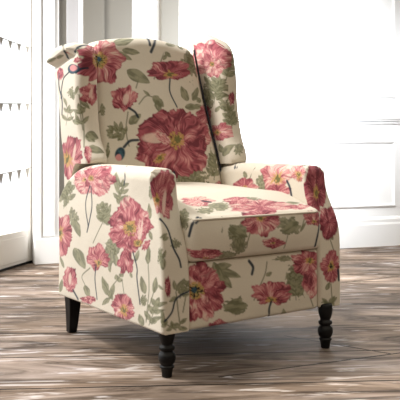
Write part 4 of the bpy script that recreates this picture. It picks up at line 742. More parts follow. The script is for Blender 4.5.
  ('F', (-0.2191, -0.0005, 0.2091), (-0.1936, -0.0005, 0.1597), (-0.1838, -0.0019, 0.2184), {'h': 0, 'e': (-1.0, 0), 'n': 3, 'l': 0.03}),
  ('F', (-0.2413, -0.0002, 0.2525), (-0.2243, -0.0017, 0.2509), (-0.2414, -0.0003, 0.2673), {'h': 0.95, 'n': 5, 'l': -0.1}),
  ('F', (-0.2378, -0.0003, 0.2522), (-0.206, -0.0016, 0.2488), (-0.238, -0.0006, 0.2818), {'h': 1.1, 'dk': 1, 'l': 0.1}),
  ('B', (-0.2448, -0.0, 0.2529), (-0.2355, -0.0012, 0.2521), (-0.2449, -0.0001, 0.2618), {'bx': 9}),
  ('P', (0.0491, -0.0049, 0.2083), (0.1348, -0.0045, 0.1985), (0.0479, -0.0063, 0.25), {'n': 7, 'h': 0.22, 'e': (0, -0.4), 'cut': 0.7}),
  ('s', 0.0045, [(0.0503, -0.0036, 0.1825), (0.044, -0.0013, 0.1543), (0.0556, 0.0222, 0.11)]),
  ('F', (0.2044, -0.001, 0.2924), (0.2693, -0.0001, 0.2865), (0.2061, 0.0008, 0.3318), {'h': 0.25, 'e': (0.3, 0.2)}),
  ('F', (0.2309, -0.0016, 0.2236), (0.2741, 0.0001, 0.2188), (0.2308, -0.0017, 0.2669), {'h': 0, 'e': (0, 1)}),
  ('F', (-0.1379, 0.01, 0.1267), (-0.0886, 0.0141, 0.119), (-0.147, -0.0022, 0.1486), {'h': 0.1, 'n': 5}),
  ('K', (-0.09, -0.0028, 0.187), (-0.0431, -0.0032, 0.1813), (-0.0913, -0.0044, 0.2151), {'n': 4, 'o': 0.03}),
  ('o', 0.0026, [(-0.0891, -0.0016, 0.1683), (-0.1, 0.0144, 0.1174)]),
  ('L', (-0.1835, -0.001, 0.3122), (-0.0713, -0.0038, 0.2743), (-0.1893, -0.0016, 0.2984), {}),
  ('L', (-0.1725, -0.0011, 0.3142), (-0.1044, -0.0014, 0.314), (-0.1715, -0.0018, 0.3034), {}),
  ('L', (-0.1511, -0.0025, 0.2852), (-0.1066, -0.0042, 0.2443), (-0.1625, -0.0025, 0.2771), {}),
  ('K', (0.1571, -0.0039, 0.235), (0.2025, -0.0029, 0.2301), (0.1575, -0.0035, 0.2904), {'f': 4, 'o': 0.2, 'n': 9}),
  ('L', (0.1255, 0.0191, 0.101), (0.1045, -0.0045, 0.1536), (0.1422, 0.0202, 0.0985), {}),
  ('L', (0.1623, 0.0259, 0.1045), (0.1843, 0.0062, 0.135), (0.1812, 0.0342, 0.0919), {}),
  ('s', 0.005, [(-0.0371, -0.0006, 0.3203), (-0.0223, -0.0022, 0.3004), (-0.0276, -0.0037, 0.2793)]),
  ('o', 0.0026, [(0.0358, -0.0011, 0.3107), (0.0251, -0.004, 0.2741), (-0.0046, -0.0052, 0.2271), (-0.0199, -0.0042, 0.1973)]),
  ('L', (0.0289, -0.0044, 0.2675), (0.0544, -0.0037, 0.2776), (0.0335, -0.0047, 0.2614), {}),
  ('K', (0.108, -0.0005, 0.3139), (0.1426, -0.0006, 0.311), (0.1088, 0.0004, 0.3234), {'o': 0.2}),
  ('o', 0.0026, [(0.2173, -0.0016, 0.1886), (0.2374, 0.0003, 0.146)]),
  ('L', (0.157, -0.0033, 0.1916), (0.1978, -0.0029, 0.212), (0.1677, -0.0027, 0.1812), {}),
  ('L', (0.157, -0.0033, 0.1916), (0.1138, -0.0048, 0.2193), (0.1662, -0.0034, 0.2001), {}),
  ('L', (0.1551, -0.004, 0.2176), (0.1923, -0.0031, 0.2361), (0.1656, -0.0037, 0.2074), {}),
  ('L', (0.155, -0.0041, 0.2176), (0.1167, -0.0047, 0.2422), (0.1645, -0.0039, 0.2261), {}),
  ('L', (0.154, -0.004, 0.2434), (0.1875, -0.0027, 0.26), (0.1641, -0.004, 0.2333), {}),
  ('L', (0.1539, -0.004, 0.2434), (0.1204, -0.0039, 0.265), (0.1636, -0.0036, 0.2519), {}),
  ('L', (0.154, -0.0041, 0.2402), (0.1534, -0.003, 0.274), (0.1701, -0.0038, 0.2389), {}),
  ('o', 0.0022, [(0.1586, -0.0023, 0.1758), (0.1551, -0.004, 0.2189), (0.1538, -0.0037, 0.2529)]),
  ('L', (-0.1318, -0.0021, 0.186), (-0.0432, -0.0033, 0.1844), (-0.1278, -0.001, 0.1657), {'f': 3}),
  ('L', (-0.1721, -0.0006, 0.3291), (-0.1442, -0.0035, 0.2574), (-0.1872, -0.0005, 0.3262), {}),
  ('K', (0.1579, -0.0031, 0.2675), (0.1985, -0.0024, 0.2635), (0.1591, -0.0018, 0.2966), {'o': 0.25}),
 ],
}

# ------------------------------------------------------------------ the setting
fl = MB(); fl.box((-4, -3.2, -0.05), (8, 0, 0), (0, 6.2, 0), (0, 0, .05))
fl.build('floor', M_floor, kind='structure')

W0 = np.array((0.204, 2.240, 0.)); WE = np.array((0.9666, -0.2563, 0.)); WN = np.array((-0.2563, -0.9666, 0.))
ZV = np.array((0, 0, 1.))
_F = np.array([math.sin(YAW), math.cos(YAW), 0]); _R = np.array([math.cos(YAW), -math.sin(YAW), 0])
WALL_H = 2.7
def wseg(mb, t0, t1, z0, z1, d0, d1):
    """block on the back wall: t along, z up, d out into the room"""
    mb.box(W0 + WE * t0 + WN * d0 + ZV * z0, WE * (t1 - t0), WN * (d1 - d0), ZV * (z1 - z0))
def wprof(mb, t0, t1, z, prof):
    mb.extrude(prof, W0 + WE * t0 + ZV * z, WN, ZV, WE * (t1 - t0))

T_CAS0, T_CAS1 = -0.02, 0.19     # white window casing beside the door
# recess window_1 between casing and the taupe pier, window_2, then the white panelled wall
T_P0, T_P1 = TPX[83], TPX[132]
T_Q0, T_Q1 = TPX[162], TPX[179]
T_A = TPX[60]
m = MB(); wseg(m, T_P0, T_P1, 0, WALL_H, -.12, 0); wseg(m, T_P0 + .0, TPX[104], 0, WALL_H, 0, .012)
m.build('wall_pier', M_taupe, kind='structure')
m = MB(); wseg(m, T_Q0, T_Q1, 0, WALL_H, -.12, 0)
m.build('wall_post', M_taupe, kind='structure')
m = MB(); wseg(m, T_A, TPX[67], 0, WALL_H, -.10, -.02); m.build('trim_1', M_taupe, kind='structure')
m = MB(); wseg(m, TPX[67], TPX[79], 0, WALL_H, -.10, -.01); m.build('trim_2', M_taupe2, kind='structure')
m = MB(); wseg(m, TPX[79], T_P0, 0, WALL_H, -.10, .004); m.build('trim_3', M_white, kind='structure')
# casing beside the glazed door
m = MB()
wseg(m, TPX[34], T_A - .004, 0, WALL_H, -.12, 0)
wseg(m, TPX[34] + .012, TPX[41], 0, WALL_H, 0, .016)
wseg(m, TPX[43], TPX[55], .16, WALL_H, 0, .010)
wseg(m, TPX[34], T_A - .004, 0, .15, 0, .022)
m.build('trim_4', M_white, bevel=.004, kind='structure')
# window between pier and post
def window(name, t0, t1, z0, z1, rails):
    r = empty(name); r['kind'] = 'structure'
    f = MB(); fw = .022
    wseg(f, t0, t0 + fw, z0, z1, -.09, -.05); wseg(f, t1 - fw, t1, z0, z1, -.09, -.05)
    for z in rails: wseg(f, t0 + fw, t1 - fw, z - .018, z + .018, -.09, -.05)
    f.build('window_frame', M_white, r, bevel=.003)
    g = MB(); wseg(g, t0 + fw, t1 - fw, z0 + .02, z1 - .02, -.072, -.068); g.build('pane', M_glass, r)
    return r
window('window_1', T_P1, T_Q0, .5, WALL_H, (.52, 2.2, WALL_H - .02))
m = MB(); wseg(m, T_P1, T_Q0, 0, .5, -.12, 0); m.build('wall_sill', M_white, kind='structure')
# white panelled wall to the right
T_R = TPX[440]
m = MB(); wseg(m, T_Q1, T_R, 0, WALL_H, -.12, 0); m.build('wall_back', M_white, kind='structure')
def ogee(h, d):
    return [(0, 0), (d * .55, 0), (d * .7, h * .2), (d, h * .35), (d, h * .65), (d * .6, h * .8), (d * .35, h), (0, h)]
m = MB(); wprof(m, T_Q1, T_R, .865, ogee(.055, .035)); wprof(m, T_Q1, T_R, .845, ogee(.018, .014)); m.build('trim_5', M_white, kind='structure')
m = MB(); wprof(m, T_Q1, T_R, 0, [(0, 0), (.022, 0), (.022, .15), (.016, .165), (.016, .185), (.008, .20), (0, .205)]); m.build('baseboard_back', M_white, kind='structure')
def panel(mb, t0, t1, z0, z1):
    wd, dp = .022, .014
    for (a, b, c, d) in ((t0, t1, z0, z0 + wd), (t0, t1, z1 - wd, z1)):
        wprof(mb, a, b, c, ogee(wd, dp))
    for a in (t0, t1 - wd): mb.extrude([(0, 0), (wd * .3, dp), (wd * .7, dp), (wd, 0)], W0 + WE * a + ZV * (z0 + wd * .2), WE, WN, ZV * (z1 - z0 - wd * .4))
m = MB()
panel(m, TPX[190], TPX[395] , .27, .735)
panel(m, TPX[190], TPX[395] , 1.03, 2.5)
panel(m, TPX[402], T_R - .03, .27, .735)
panel(m, TPX[402], T_R - .03, 1.03, 2.5)
m.build('trim_6', M_white, kind='structure')

# glazed door on the left
D0 = np.array((0.206, 2.336, 0.)); DE = np.array((-0.7735, -0.6338, 0.)); DN = np.array((0.6338, -0.7735, 0.))
DW = 0.86
def dseg(mb, t0, t1, z0, z1, d0, d1):
    mb.box(D0 + DE * t0 + DN * d0 + ZV * z0, DE * (t1 - t0), DN * (d1 - d0), ZV * (z1 - z0))
dr = empty('door_1', D0); dr['kind'] = 'structure'
def dbuild(mb, name, mt, bevel=.004):
    o = mb.build(name, mt, dr, bevel=bevel); o.location = tuple(-D0); return o
m = MB()
dseg(m, .0, .055, .012, 2.35, -.045, 0); dseg(m, DW - .06, DW, .012, 2.35, -.045, 0)
dseg(m, .055, DW - .06, .012, .20, -.045, 0); dseg(m, .055, DW - .06, 2.25, 2.35, -.045, 0)
dbuild(m, 'door_frame', M_door)
m = MB(); dseg(m, .07, DW - .075, .03, .17, 0, .006); dbuild(m, 'bottom_panel', M_door, .003)
m = MB(); dseg(m, .055, DW - .06, .20, 2.25, -.026, -.020); dbuild(m, 'pane', M_glass, 0)
m = MB()
dseg(m, .425, .439, .2, 2.25, -.034, -.012)
dbuild(m, 'glazing_bar', M_door, .002)
m = MB(); dseg(m, 0, DW, 0, .012, -.06, .004); m.build('trim_7', M_black, kind='structure')

# strings of little pennants pinned across the glass
def garland(z0, z1, sag, hgt, lab):
    a = D0 + DE * .045 + DN * .012 + ZV * z0; b = D0 + DE * (DW - .05) + DN * .012 + ZV * z1
    r = empty('pennant_garland', a); r['label'] = lab; r['category'] = 'bunting'; r['group'] = 'pennant strings on the glazed door'
    def at(u): return a + (b - a) * u - ZV * sag * 4 * u * (1 - u)
    s = MB(); s.tube([at(u) - a for u in np.linspace(0, 1, 24)], .0025, 6); s.build('string', M_pennant, r, smooth=True)
    n = 8
    for i in range(n):
        u = (i + .5) / n; p = at(u) - a; hw = .021
        q = MB(); q.extrude([(-hw, 0), (hw, 0), (.002, -hgt), (-.002, -hgt)], p - DN * .001, DE, ZV, DN * .002)
        q.build('pennant', M_pennant, r)
garland(1.268, 1.335, .02, .042, 'topmost string of small grey pennants sloping across the glass door')
garland(.938, .895, .0, .046, 'middle string of small grey pennants across the glass door')
garland(.562, .50, .0, .055, 'lowest string of small grey pennants, above the door bottom rail')

# ------------------------------------------------------------------ the armchair
ST = 0.0026      # spacing of the upholstery mesh: fine enough to carry the printed flowers
def gridbox(lo, hi, step=ST):
    """closed box surface as a lattice; returns lattice positions and quads"""
    lo = np.array(lo, float); hi = np.array(hi, float)
    n = np.maximum(2, np.ceil((hi - lo) / step).astype(int))
    keys = []; quads = []
    base = 0
    for ax in range(3):
        u, v = [(1, 2), (2, 0), (0, 1)][ax]
        for side in (0, 1):
            I, J = np.meshgrid(np.arange(n[u] + 1), np.arange(n[v] + 1), indexing='ij')
            K = np.zeros((I.size, 3), int); K[:, u] = I.ravel(); K[:, v] = J.ravel(); K[:, ax] = side * n[ax]
            keys.append(K)
            idx = np.arange(I.size).reshape(I.shape) + base
            q = np.stack([idx[:-1, :-1], idx[1:, :-1], idx[1:, 1:], idx[:-1, 1:]], -1).reshape(-1, 4)
            if side == 0: q = q[:, ::-1]
            quads.append(q); base += I.size
    K = np.concatenate(keys); Q = np.concatenate(quads)
    code = (K[:, 0] * 100003 + K[:, 1]) * 100003 + K[:, 2]
    _, first, inv = np.unique(code, return_index=True, return_inverse=True)
    return lo + K[first] / n * (hi - lo), inv.ravel()[Q]

def rnd(A, B, loA, hiA, loB, hiB, r, sel=None):
    """offsets that round the edges between axes A and B with radius r"""
    qa = np.clip(A, loA + r, hiA - r); qb = np.clip(B, loB + r, hiB - r)
    da = A - qa; db = B - qb
    both = (np.abs(da) > 1e-9) & (np.abs(db) > 1e-9)
    if sel is not None: both &= sel
    m = np.maximum(np.abs(da), np.abs(db)); L = np.hypot(da, db) + 1e-12
    k = np.where(both, m / L, 1.0)
    return da * (k - 1), db * (k - 1)

def roundbox(P, lo, hi, r):
    r = np.array(r, float) if hasattr(r, '__len__') else np.array([r] * 3)
    q = np.clip(P, lo + r, hi - r); d = (P - q) / r
    L = np.linalg.norm(d, axis=1); m = np.abs(d).max(1)
    k = np.where(L > 1e-9, m / np.maximum(L, 1e-9), 1)
    return q + d * k[:, None] * r

def cr(x, xs, ys):
    """smooth (Catmull-Rom / Hermite) interpolation"""
    xs = np.array(xs, float); ys = np.array(ys, float)
    m = np.gradient(ys, xs); x = np.clip(x, xs[0], xs[-1])
    i = np.clip(np.searchsorted(xs, x) - 1, 0, len(xs) - 2)
    h = xs[i + 1] - xs[i]; t = (x - xs[i]) / h
    return ((2 * t**3 - 3 * t**2 + 1) * ys[i] + (t**3 - 2 * t**2 + t) * h * m[i] + (-2 * t**3 + 3 * t**2) * ys[i + 1] + (t**3 - t**2) * h * m[i + 1])

def sst(x, a, b):
    t = np.clip((x - a) / (b - a), 0, 1); return t * t * (3 - 2 * t)

def wob(P, amp, sc, seed=0):
    """soft unevenness of stuffed upholstery"""
    r = np.random.RandomState(seed); o = np.zeros(len(P))
    for k in range(7):
        d = r.normal(size=3); d /= np.linalg.norm(d)
        o += np.sin(P @ d * sc * (0.6 + r.rand()) + r.rand() * 6.3)
    return o / 7 * amp

# ---- arms (left one is on the photograph's left)
def arm_mesh(sx):
    lo = np.array((0, 0, .137)); hi = np.array((.098, .712, .616))     # x: 0 outer -> .098 inner
    P, Q = gridbox(lo, hi)
    X, Y, Z = P.T.copy()
    a1, c1 = rnd(X, Z, lo[0], hi[0], -1, hi[2], .040)                  # top edges
    a2, b2 = rnd(X, Y, lo[0], hi[0], lo[1], hi[1], .014)               # front and rear upright edges
    b3, c3 = rnd(Y, Z, lo[1], 9, -1, hi[2], .030)                      # front top
    a4, c4 = rnd(X, Z, lo[0], hi[0], lo[2], 9, .008)
    tw = sst(Z, .56, .616)
    X2 = X + np.where(np.abs(a1) > np.abs(a2), a1, a2) + a4; Y2 = Y + b2 + b3; Z2 = Z + np.minimum(c1, c3) + c4
    # front edge scoops back towards the top
    fo = cr(Z, [.13, .30, .38, .43, .48, .53, .58, .62], [-.012, -.012, -.010, .000, .022, .046, .060, .062])
    fin = cr(Z, [.13, .30, .38, .43, .48, .53, .58, .62], [-.010, -.006, .006, .024, .042, .056, .062, .062])
    fr = fo + (fin - fo) * (X / .098)
    Y2 = Y2 + fr * np.clip(1 - Y / .45, 0, 1)
    # arm top falls away at the rear
    top = cr(Y, [0, .30, .46, .54, .60, .65, .69, .712], [.612, .617, .616, .608, .590, .560, .520, .490])
    Z2 = .137 + (Z2 - .137) * (top - .137) / (.616 - .137)
    # stuffing
    side = np.sin(np.clip((Z - .137) / .479, 0, 1) * math.pi) * np.sin(np.clip(Y / .712, 0, 1) * math.pi)
    outer = 1 - X / .098
    X2 = X2 - outer * .008 * side
    # flare of the front at the base, slimmer waist under the arm pad
    X2 = X2 + outer * .007 * np.exp(-((Z - .50) / .07)**2) * np.exp(-(Y / .10)**2)
    V = np.stack([X2, Y2, Z2], 1)
    V[:, 0] += wob(V, .003, 22, 3)
    V[:, 0] = -.360 + V[:, 0]
    if sx > 0: V[:, 0] *= -1; Q = Q[:, ::-1]
    return V, Q

# ---- wings
def wing_mesh(sx):
    lo = np.array((0, 0, 0.)); hi = np.array((.082, .26, .62))
    P, Q = gridbox(lo, hi); X, Y, Z = P.T.copy()
    a1, c1 = rnd(X, Z, lo[0], hi[0], -1, hi[2], .038)
    a2, b2 = rnd(X, Y, lo[0], hi[0], lo[1], hi[1], .036)
    b3, c3 = rnd(Y, Z, lo[1], hi[1], -1, hi[2], .040)
    b5, c5 = rnd(Y, Z, lo[1], hi[1], lo[2], 9, .020)
    X2 = X + np.where(np.abs(a1) > np.abs(a2), a1, a2); s = np.clip((Y + b2 + b3 + b5) / .26, 0, 1)
    h = np.clip((Z + np.minimum(c1, c3) + c5) / .62, 0, 1)
    tf = [.46, .60, .630, .66, .70, .76, .87, 1.0, 1.05, 1.13]
    if sx < 0:
        topz = cr(s, [0, .15, .35, .6, .8, 1], [1.040, 1.050, 1.054, 1.046, 1.024, .995])
        zmin = .618 - .12 * sst(s, .45, .75)
    else:
        topz = cr(s, [0, .15, .35, .6, .8, 1], [1.100, 1.125, 1.148, 1.160, 1.158, 1.14])
        zmin = .612 - .12 * sst(s, .45, .75)
    z = zmin + h * (topz - zmin)
    if sx < 0:
        yf = cr(z, tf, [.50, .50, .480, .495, .525, .548, .560, .565, .575, .60])
    else:
        yf = cr(z, tf, [.49, .48, .470, .478, .500, .522, .540, .540, .550, .60])
    yr = cr(z, [.46, .54, .67, .78, .91, .965, 1.0, 1.06, 1.13], [.700, .703, .712, .728, .758, .795, .845, .865, .87])
    y = yf + s * (yr - yf)
    x = X2.copy()
    outer = 1 - X / .082
    # belly of the padding
    x -= outer * .006 * np.sin(np.clip((z - .62) / .4, 0, 1) * math.pi)
    if sx < 0:
        # rolled top: fabric lapped over and tucked in below
        roll = sst(z, .985, 1.005)
        zc = .985 + .030 * sst(y, .80, .60)
        g = np.exp(-((z - zc + .012) / .009)**2) * sst(y, .575, .62)
        x += outer * (.014 * g) - outer * .020 * sst(z, zc - .004, zc + .016) * sst(y, .57, .63)
        # gathered pleat at the front corner
        g2 = np.exp(-((y - .630 - (z - 1.0) * .5) / .010)**2) * sst(z, .985, 1.02)
        x += outer * .010 * g2
    V = np.stack([x, y, z], 1); V[:, 0] += wob(V, .0035, 26, 5 + (sx > 0))
    V[:, 0] = -.348 + V[:, 0]
    if sx > 0: V[:, 0] *= -1; Q = Q[:, ::-1]
    return V, Q

# ---- back cushion
def back_mesh():
    lo = np.array((-1., 0, 0)); hi = np.array((1., .13, .66))
    P, Q = gridbox((-.26, 0, 0), (.26, .13, .66)); X, Y, Z = P.T.copy()
    a2, b2 = rnd(X, Y, -.26, .26, 0, .13, .030)
    b3, c3 = rnd(Y, Z, 0, .13, -1, .66, .040)
    a4, c4 = rnd(X, Z, -.26, .26, -1, .66, .035)
    s = (X + a2 + a4) / .26; d = Y + b2 + b3; h = (Z + c3 + c4) / .66
    topz = cr(s, [-1, -.8, -.45, -.1, .3, .65, .85, 1], [1.072, 1.084, 1.098, 1.108, 1.108, 1.096, 1.086, 1.074])
    z = .46 + h * (topz - .46)
    hw = cr(z, [.44, .60, .75, .90, 1.05, 1.12], [.262, .262, .252, .240, .228, .222])
    yf = cr(z, [.44, .52, .62, .72, .85, .98, 1.06, 1.12], [.520, .524, .550, .583, .622, .655, .672, .685])
    y = yf + d - (1 - d / .13) * .020 * (1 - s**2) * np.sin(np.clip((z - .47) / .6, 0, 1) * math.pi)
    V = np.stack([hw * s, y, z], 1); V[:, 1] += wob(V, .0025, 20, 9)
    return V, Q

# ---- seat cushion
def seat_mesh():
    P, Q = gridbox((-.267, 0, 0), (.267, .56, .13)); X, Y, Z = P.T.copy()
    a1, b1 = rnd(X, Y, -.267, .267, 0, .56, .028)
    b2, c2 = rnd(Y, Z, 0, .56, 0, .13, .016)
    a3, c3 = rnd(X, Z, -.267, .267, 0, .13, .016)
    x = X + a1 + a3; y = Y + b1 + b2; z = Z + np.where(np.abs(c2) > np.abs(c3), c2, c3)
    u = np.clip(1 - (x / .267)**2, 0, 1)
    topz = .130 + .052 * sst(y, -.02, .22) + .012 * sst(y, .2, .55) + .016 * u * sst(y, 0, .1)
    z = .336 + z * topz / .13
    y = y - .012 - .016 * np.sin(np.clip((z - .336) / .13, 0, 1) * math.pi) * sst(.03 - Y, -.03, .03) * (.4 + .6 * u)
    V = np.stack([x, y, z], 1); V[:, 2] += wob(V, .003, 20, 12) * sst(Z, .05, .13)
    return V, Q

# ---- footrest panel
def foot_mesh():
    P, Q = gridbox((-.262, 0, .134), (.262, .045, .334)); 
    V = roundbox(P, np.array((-.262, 0, .134)), np.array((.262, .045, .334)), (.012, .012, .012))
    u = np.clip(1 - (V[:, 0] / .262)**2, 0, 1); k = np.sin(np.clip((V[:, 2] - .134) / .2, 0, 1) * math.pi)
    V[:, 1] -= .006 * u * k * (V[:, 1] < .02)
    V[:, 1] += .001 + wob(V, .002, 18, 15)
    return V, Q

# ------------------------------------------------------------------ the flower print
def hash2(i, j, seed):
    h = (i * 374761393 + j * 668265263 + seed * 974634777) & 0xffffffff
    h = ((h ^ (h >> 13)) * 1274126177) & 0xffffffff
    return ((h ^ (h >> 16)) & 0xffff) / 65535.0
def vnoise(x, y, seed):
    i = np.floor(x).astype(np.int64); j = np.floor(y).astype(np.int64); fx = x - i; fy = y - j
    fx = fx * fx * (3 - 2 * fx); fy = fy * fy * (3 - 2 * fy)
    a = hash2(i, j, seed); b = hash2(i + 1, j, seed); c = hash2(i, j + 1, seed); d = hash2(i + 1, j + 1, seed)
    return a + (b - a) * fx + (c - a) * fy + (a - b - c + d) * fx * fy
def lin(c):
    c = np.array(c, float) / 255; return np.where(c <= .04045, c / 12.92, ((c + .055) / 1.055)**2.4)
CREAM = lin((216, 207, 191)); ROSE = lin((166, 84, 94)); DEEP = lin((112, 46, 58)); PINK = lin((206, 140, 140)); PALE = lin((224, 196, 182))
GOLD = lin((196, 160, 90)); OLIVE = lin((112, 112, 64)); DARK = lin((30, 22, 30)); SAGE = lin((146, 144, 116)); SAGE2 = lin((104, 104, 78)); NAVY = lin((24, 42, 58)); TEAL = lin((64, 98, 112)); MAROON = lin((120, 30, 40))

def local(V, Nn, c, a, b, depth=.06):
    c = np.array(c); a = np.array(a) - c; b = np.array(b) - c
    n = np.cross(a, b); n /= np.linalg.norm(n)
    G = np.array([[a @ a, a @ b], [a @ b, b @ b]]); D = V - c
    rhs = np.stack([D @ a, D @ b], 1); st = rhs @ np.linalg.inv(G).T
    dist = np.abs(D @ n)
    if (Nn @ n)[dist < .02].size and np.abs(Nn @ n).size: pass
    return st[:, 0], st[:, 1], dist, n, math.sqrt(np.linalg.norm(a) * np.linalg.norm(b))

def over(Cc, mask, col):
    mask = np.clip(mask, 0, 1)[:, None]; Cc *= (1 - mask); Cc += mask * col

def paint(V, Q, motifs):
    # vertex normals
    e1 = V[Q[:, 2]] - V[Q[:, 0]]; e2 = V[Q[:, 3]] - V[Q[:, 1]]; fn = np.cross(e1, e2)
    Nn = np.zeros_like(V)
    for k in range(4):
        for ax in range(3): Nn[:, ax] += np.bincount(Q[:, k], fn[:, ax], len(V))
    Nn /= np.linalg.norm(Nn, axis=1)[:, None] + 1e-12
    Cc = np.tile(CREAM, (len(V), 1))
    order = {'o': 0, 'L': 1, 'K': 1, 'F': 2, 'P': 2, 'B': 3, 's': 4, 'd': 4}
    for mi, mo in sorted(enumerate(motifs), key=lambda t: order[t[1][0]]):
        kind = mo[0]
        if kind in 'osd':                       # stems: polyline in space
            wd, pts = mo[1], np.array(mo[2])
            # smooth the path
            t = np.arange(len(pts)); tt = np.linspace(0, len(pts) - 1, (len(pts) - 1) * 6 + 1)
            if len(pts) > 2: pts = np.stack([cr(tt, t, pts[:, k]) for k in range(3)], 1)
            lo = pts.min(0) - .03; hi = pts.max(0) + .03
            sel = np.where(((V > lo) & (V < hi)).all(1))[0]
            if not len(sel): continue
            D = np.full(len(sel), 9.)
            for p, q in zip(pts[:-1], pts[1:]):
                d = q - p; u = np.clip(((V[sel] - p) @ d) / (d @ d + 1e-12), 0, 1)
                D = np.minimum(D, np.linalg.norm(V[sel] - p - u[:, None] * d, axis=1))
            mk = np.zeros(len(V)); mk[sel] = 1 - sst(D, wd * .55, wd * 1.45)
            over(Cc, mk * (.75 if kind == 'o' else .95), {'o': SAGE2, 's': NAVY, 'd': MAROON}[kind])
            continue
        c, a, b = mo[1:4]; opt = mo[4] if len(mo) > 4 else {}
        s, t, dist, n, size = local(V, Nn, c, a, b)
        face = Nn @ n
        if np.sum(face[(np.hypot(s, t) < .5) & (dist < .03)]) < 0: face = -face
        ok = (dist < opt.get('deep', .05)) & (face > opt.get('f0', .2)) & (np.abs(s) < 2) & (np.abs(t) < 2)
        sel = np.where(ok)[0]
        if not len(sel): continue
        s = s[sel]; t = t[sel]; px = .0028 / size    # about one mesh step in local units
        C0 = Cc[sel]; seed = mi * 7 + 11
        r = np.hypot(s, t); th = np.arctan2(t, s)
        if kind in 'FP':
            ex, ey = opt.get('e', (0, 0))           # where the petals spring from
            q = opt.get('n', 6)
            cx_, cy_ = np.cos(th), np.sin(th)        # noise around the circle, without a seam
            edge = 1 + .05 * np.cos(q * th + seed) + .34 * (vnoise(cx_ * 2.1 + 50, cy_ * 2.1 + 50, seed) - .5) + .24 * (vnoise(cx_ * 5.5 + 90, cy_ * 5.5 + 90, seed + 1) - .5) + .10 * (vnoise(cx_ * 14 + 90, cy_ * 14 + 90, seed + 1) - .5)
            if kind == 'P':                          # seen from the side: fan over the stem, flat or notched below
                edge = edge * (1 - .30 * np.exp(-((np.angle(np.exp(1j * (th + math.pi / 2)))) / .55)**2) * opt.get('cut', 1))
            m = 1 - sst(r, edge - px, edge + px)
            rs = np.hypot(s - ex, t - ey); ths = np.arctan2(t - ey, s - ex)
            warp = .35 * (vnoise(s * 2.2 + 5, t * 2.2 + 5, seed + 12) - .5)
            lobes = vnoise((ths + warp) * 2.0 + 20, rs * 1.2, seed + 2)
            streak = vnoise((ths + warp) * 8 + 70, rs * 2.2, seed + 3) * .5 + vnoise((ths + warp * 1.5) * 19 + 30, rs * 3, seed + 4) * .5
            blot = vnoise(s * 2.6 + 9, t * 2.6 + 9, seed + 5)
            tone = .42 * lobes + .62 * streak + .36 * blot - .06 + opt.get('l', 0)
            fine = vnoise((ths + warp * 1.2) * 30 + 11, rs * 3.5, seed + 21)
            tone = tone + .34 * (fine - .5)
            col = DEEP + (ROSE - DEEP) * sst(tone, .34, .58)[:, None]
            col = col + (PINK - col) * sst(tone, .58, .84)[:, None]
            col = col + (PALE - col) * sst(tone, .84, 1.05)[:, None]
            # petal folds
            ca = np.abs((((ths + warp) * q / 6.2832 + .5 * vnoise(rs * 2.5, ths * 0, seed + 6)) % 1) - .5)
            col = col + (DEEP - col) * (.55 * (1 - sst(ca, .0, .07)) * sst(rs, .15, .5))[:, None]
            col = col + (DEEP - col) * (.35 * sst(r / edge, .86, 1.0) * (streak > .45))[:, None]
            if 'w' in opt:                           # a pale petal back
                wx, wy, w1, w2, wr = opt['w']; cc, ss = math.cos(wr), math.sin(wr)
                uu = ((s - wx) * cc + (t - wy) * ss) / w1; vv = (-(s - wx) * ss + (t - wy) * cc) / w2
                k = (1 - sst(np.hypot(uu, vv) + .25 * (streak - .5), .7, 1.05)) * .85
                col = col + (PALE * 1.0 - col) * k[:, None]
            hs = opt.get('h', .26)
            if hs > 0:
                k = rs / hs + 1.3 * (vnoise(ths * 5 + 10, rs * 3, seed + 8) - .5) + .5 * (fine - .5)
                col = col + (GOLD - col) * ((1 - sst(k, .8, 1.3)) * .8)[:, None]
                k2 = rs / hs + .9 * (vnoise(s * 9 + 10, t * 9, seed + 9) - .5)
                col = col + (OLIVE * (1.5 if opt.get('dk', 0) else .75) - col) * ((1 - sst(k2, .35, .62)) * .9)[:, None]
                if opt.get('dk', 0): col = col + (DARK - col) * (1 - sst(k, .22, .42))[:, None]
            over(C0, m, col)
        elif kind == 'B':                            # bud: dark sepals with a pink tip
            m = 1 - sst(r, 1 - px, 1 + px)
            col = NAVY + (TEAL - NAVY) * vnoise(s * 3, t * 3, seed)[:, None]
            k = 1 - sst(np.hypot(s - opt.get('bx', .2), t - opt.get('by', .3)), .55, .75)
            col = col + (PINK - col) * k[:, None]
            over(C0, m, col)
        elif kind == 'L':                            # leaf: c = base, a = tip, b = half-width point (all on the surface)
            # here s runs 0..1 base to tip, t is across
            sg = np.clip(s, 0, 1)
            wdt = np.sin(sg**.8 * math.pi)**.75 * (1 + .25 * (vnoise(s * opt.get('f', 5) + 7, np.sign(t) * 3, seed) - .5) * 2 * opt.get('j', .6))
            m = (1 - sst(np.abs(t) , wdt - px * 1.5, wdt + px * 1.5)) * ((s > 0) & (s < 1))
            sh = vnoise(s * 4, t * 3, seed + 1); vein = 1 - sst(np.abs(t), .0, .10)
            col = SAGE2 + (SAGE - SAGE2) * (sst(sh, .2, .8) * .9 + .1)[:, None]
            col = col + (SAGE2 * .8 - col) * (vein * .35)[:, None]
            over(C0, m * .92, col)
        elif kind == 'K':                            # feathery cluster of foliage
            nlob = opt.get('n', 7)
            fq = opt.get('f', 5); oo = opt.get('o', .22)
            blob = vnoise(s * fq * .8 + 30, t * fq * .8 + 30, seed + 2) * .65 + vnoise(s * fq * 1.9 + 30, t * fq * 1.9 + 30, seed + 5) * .35
            nn_ = vnoise(np.cos(th) * 3 + 40, np.sin(th) * 3 + 40, seed)
            m = sst(1.08 - r + .55 * (nn_ - .5) + (.5 + 1.6 * oo) * (blob - .5) - .3 * oo, .10 - px * .6, .10 + px * .6)
            sh = vnoise(s * 6, t * 6, seed + 1)
            col = SAGE2 + (SAGE - SAGE2) * sst(sh, .25, .75)[:, None]
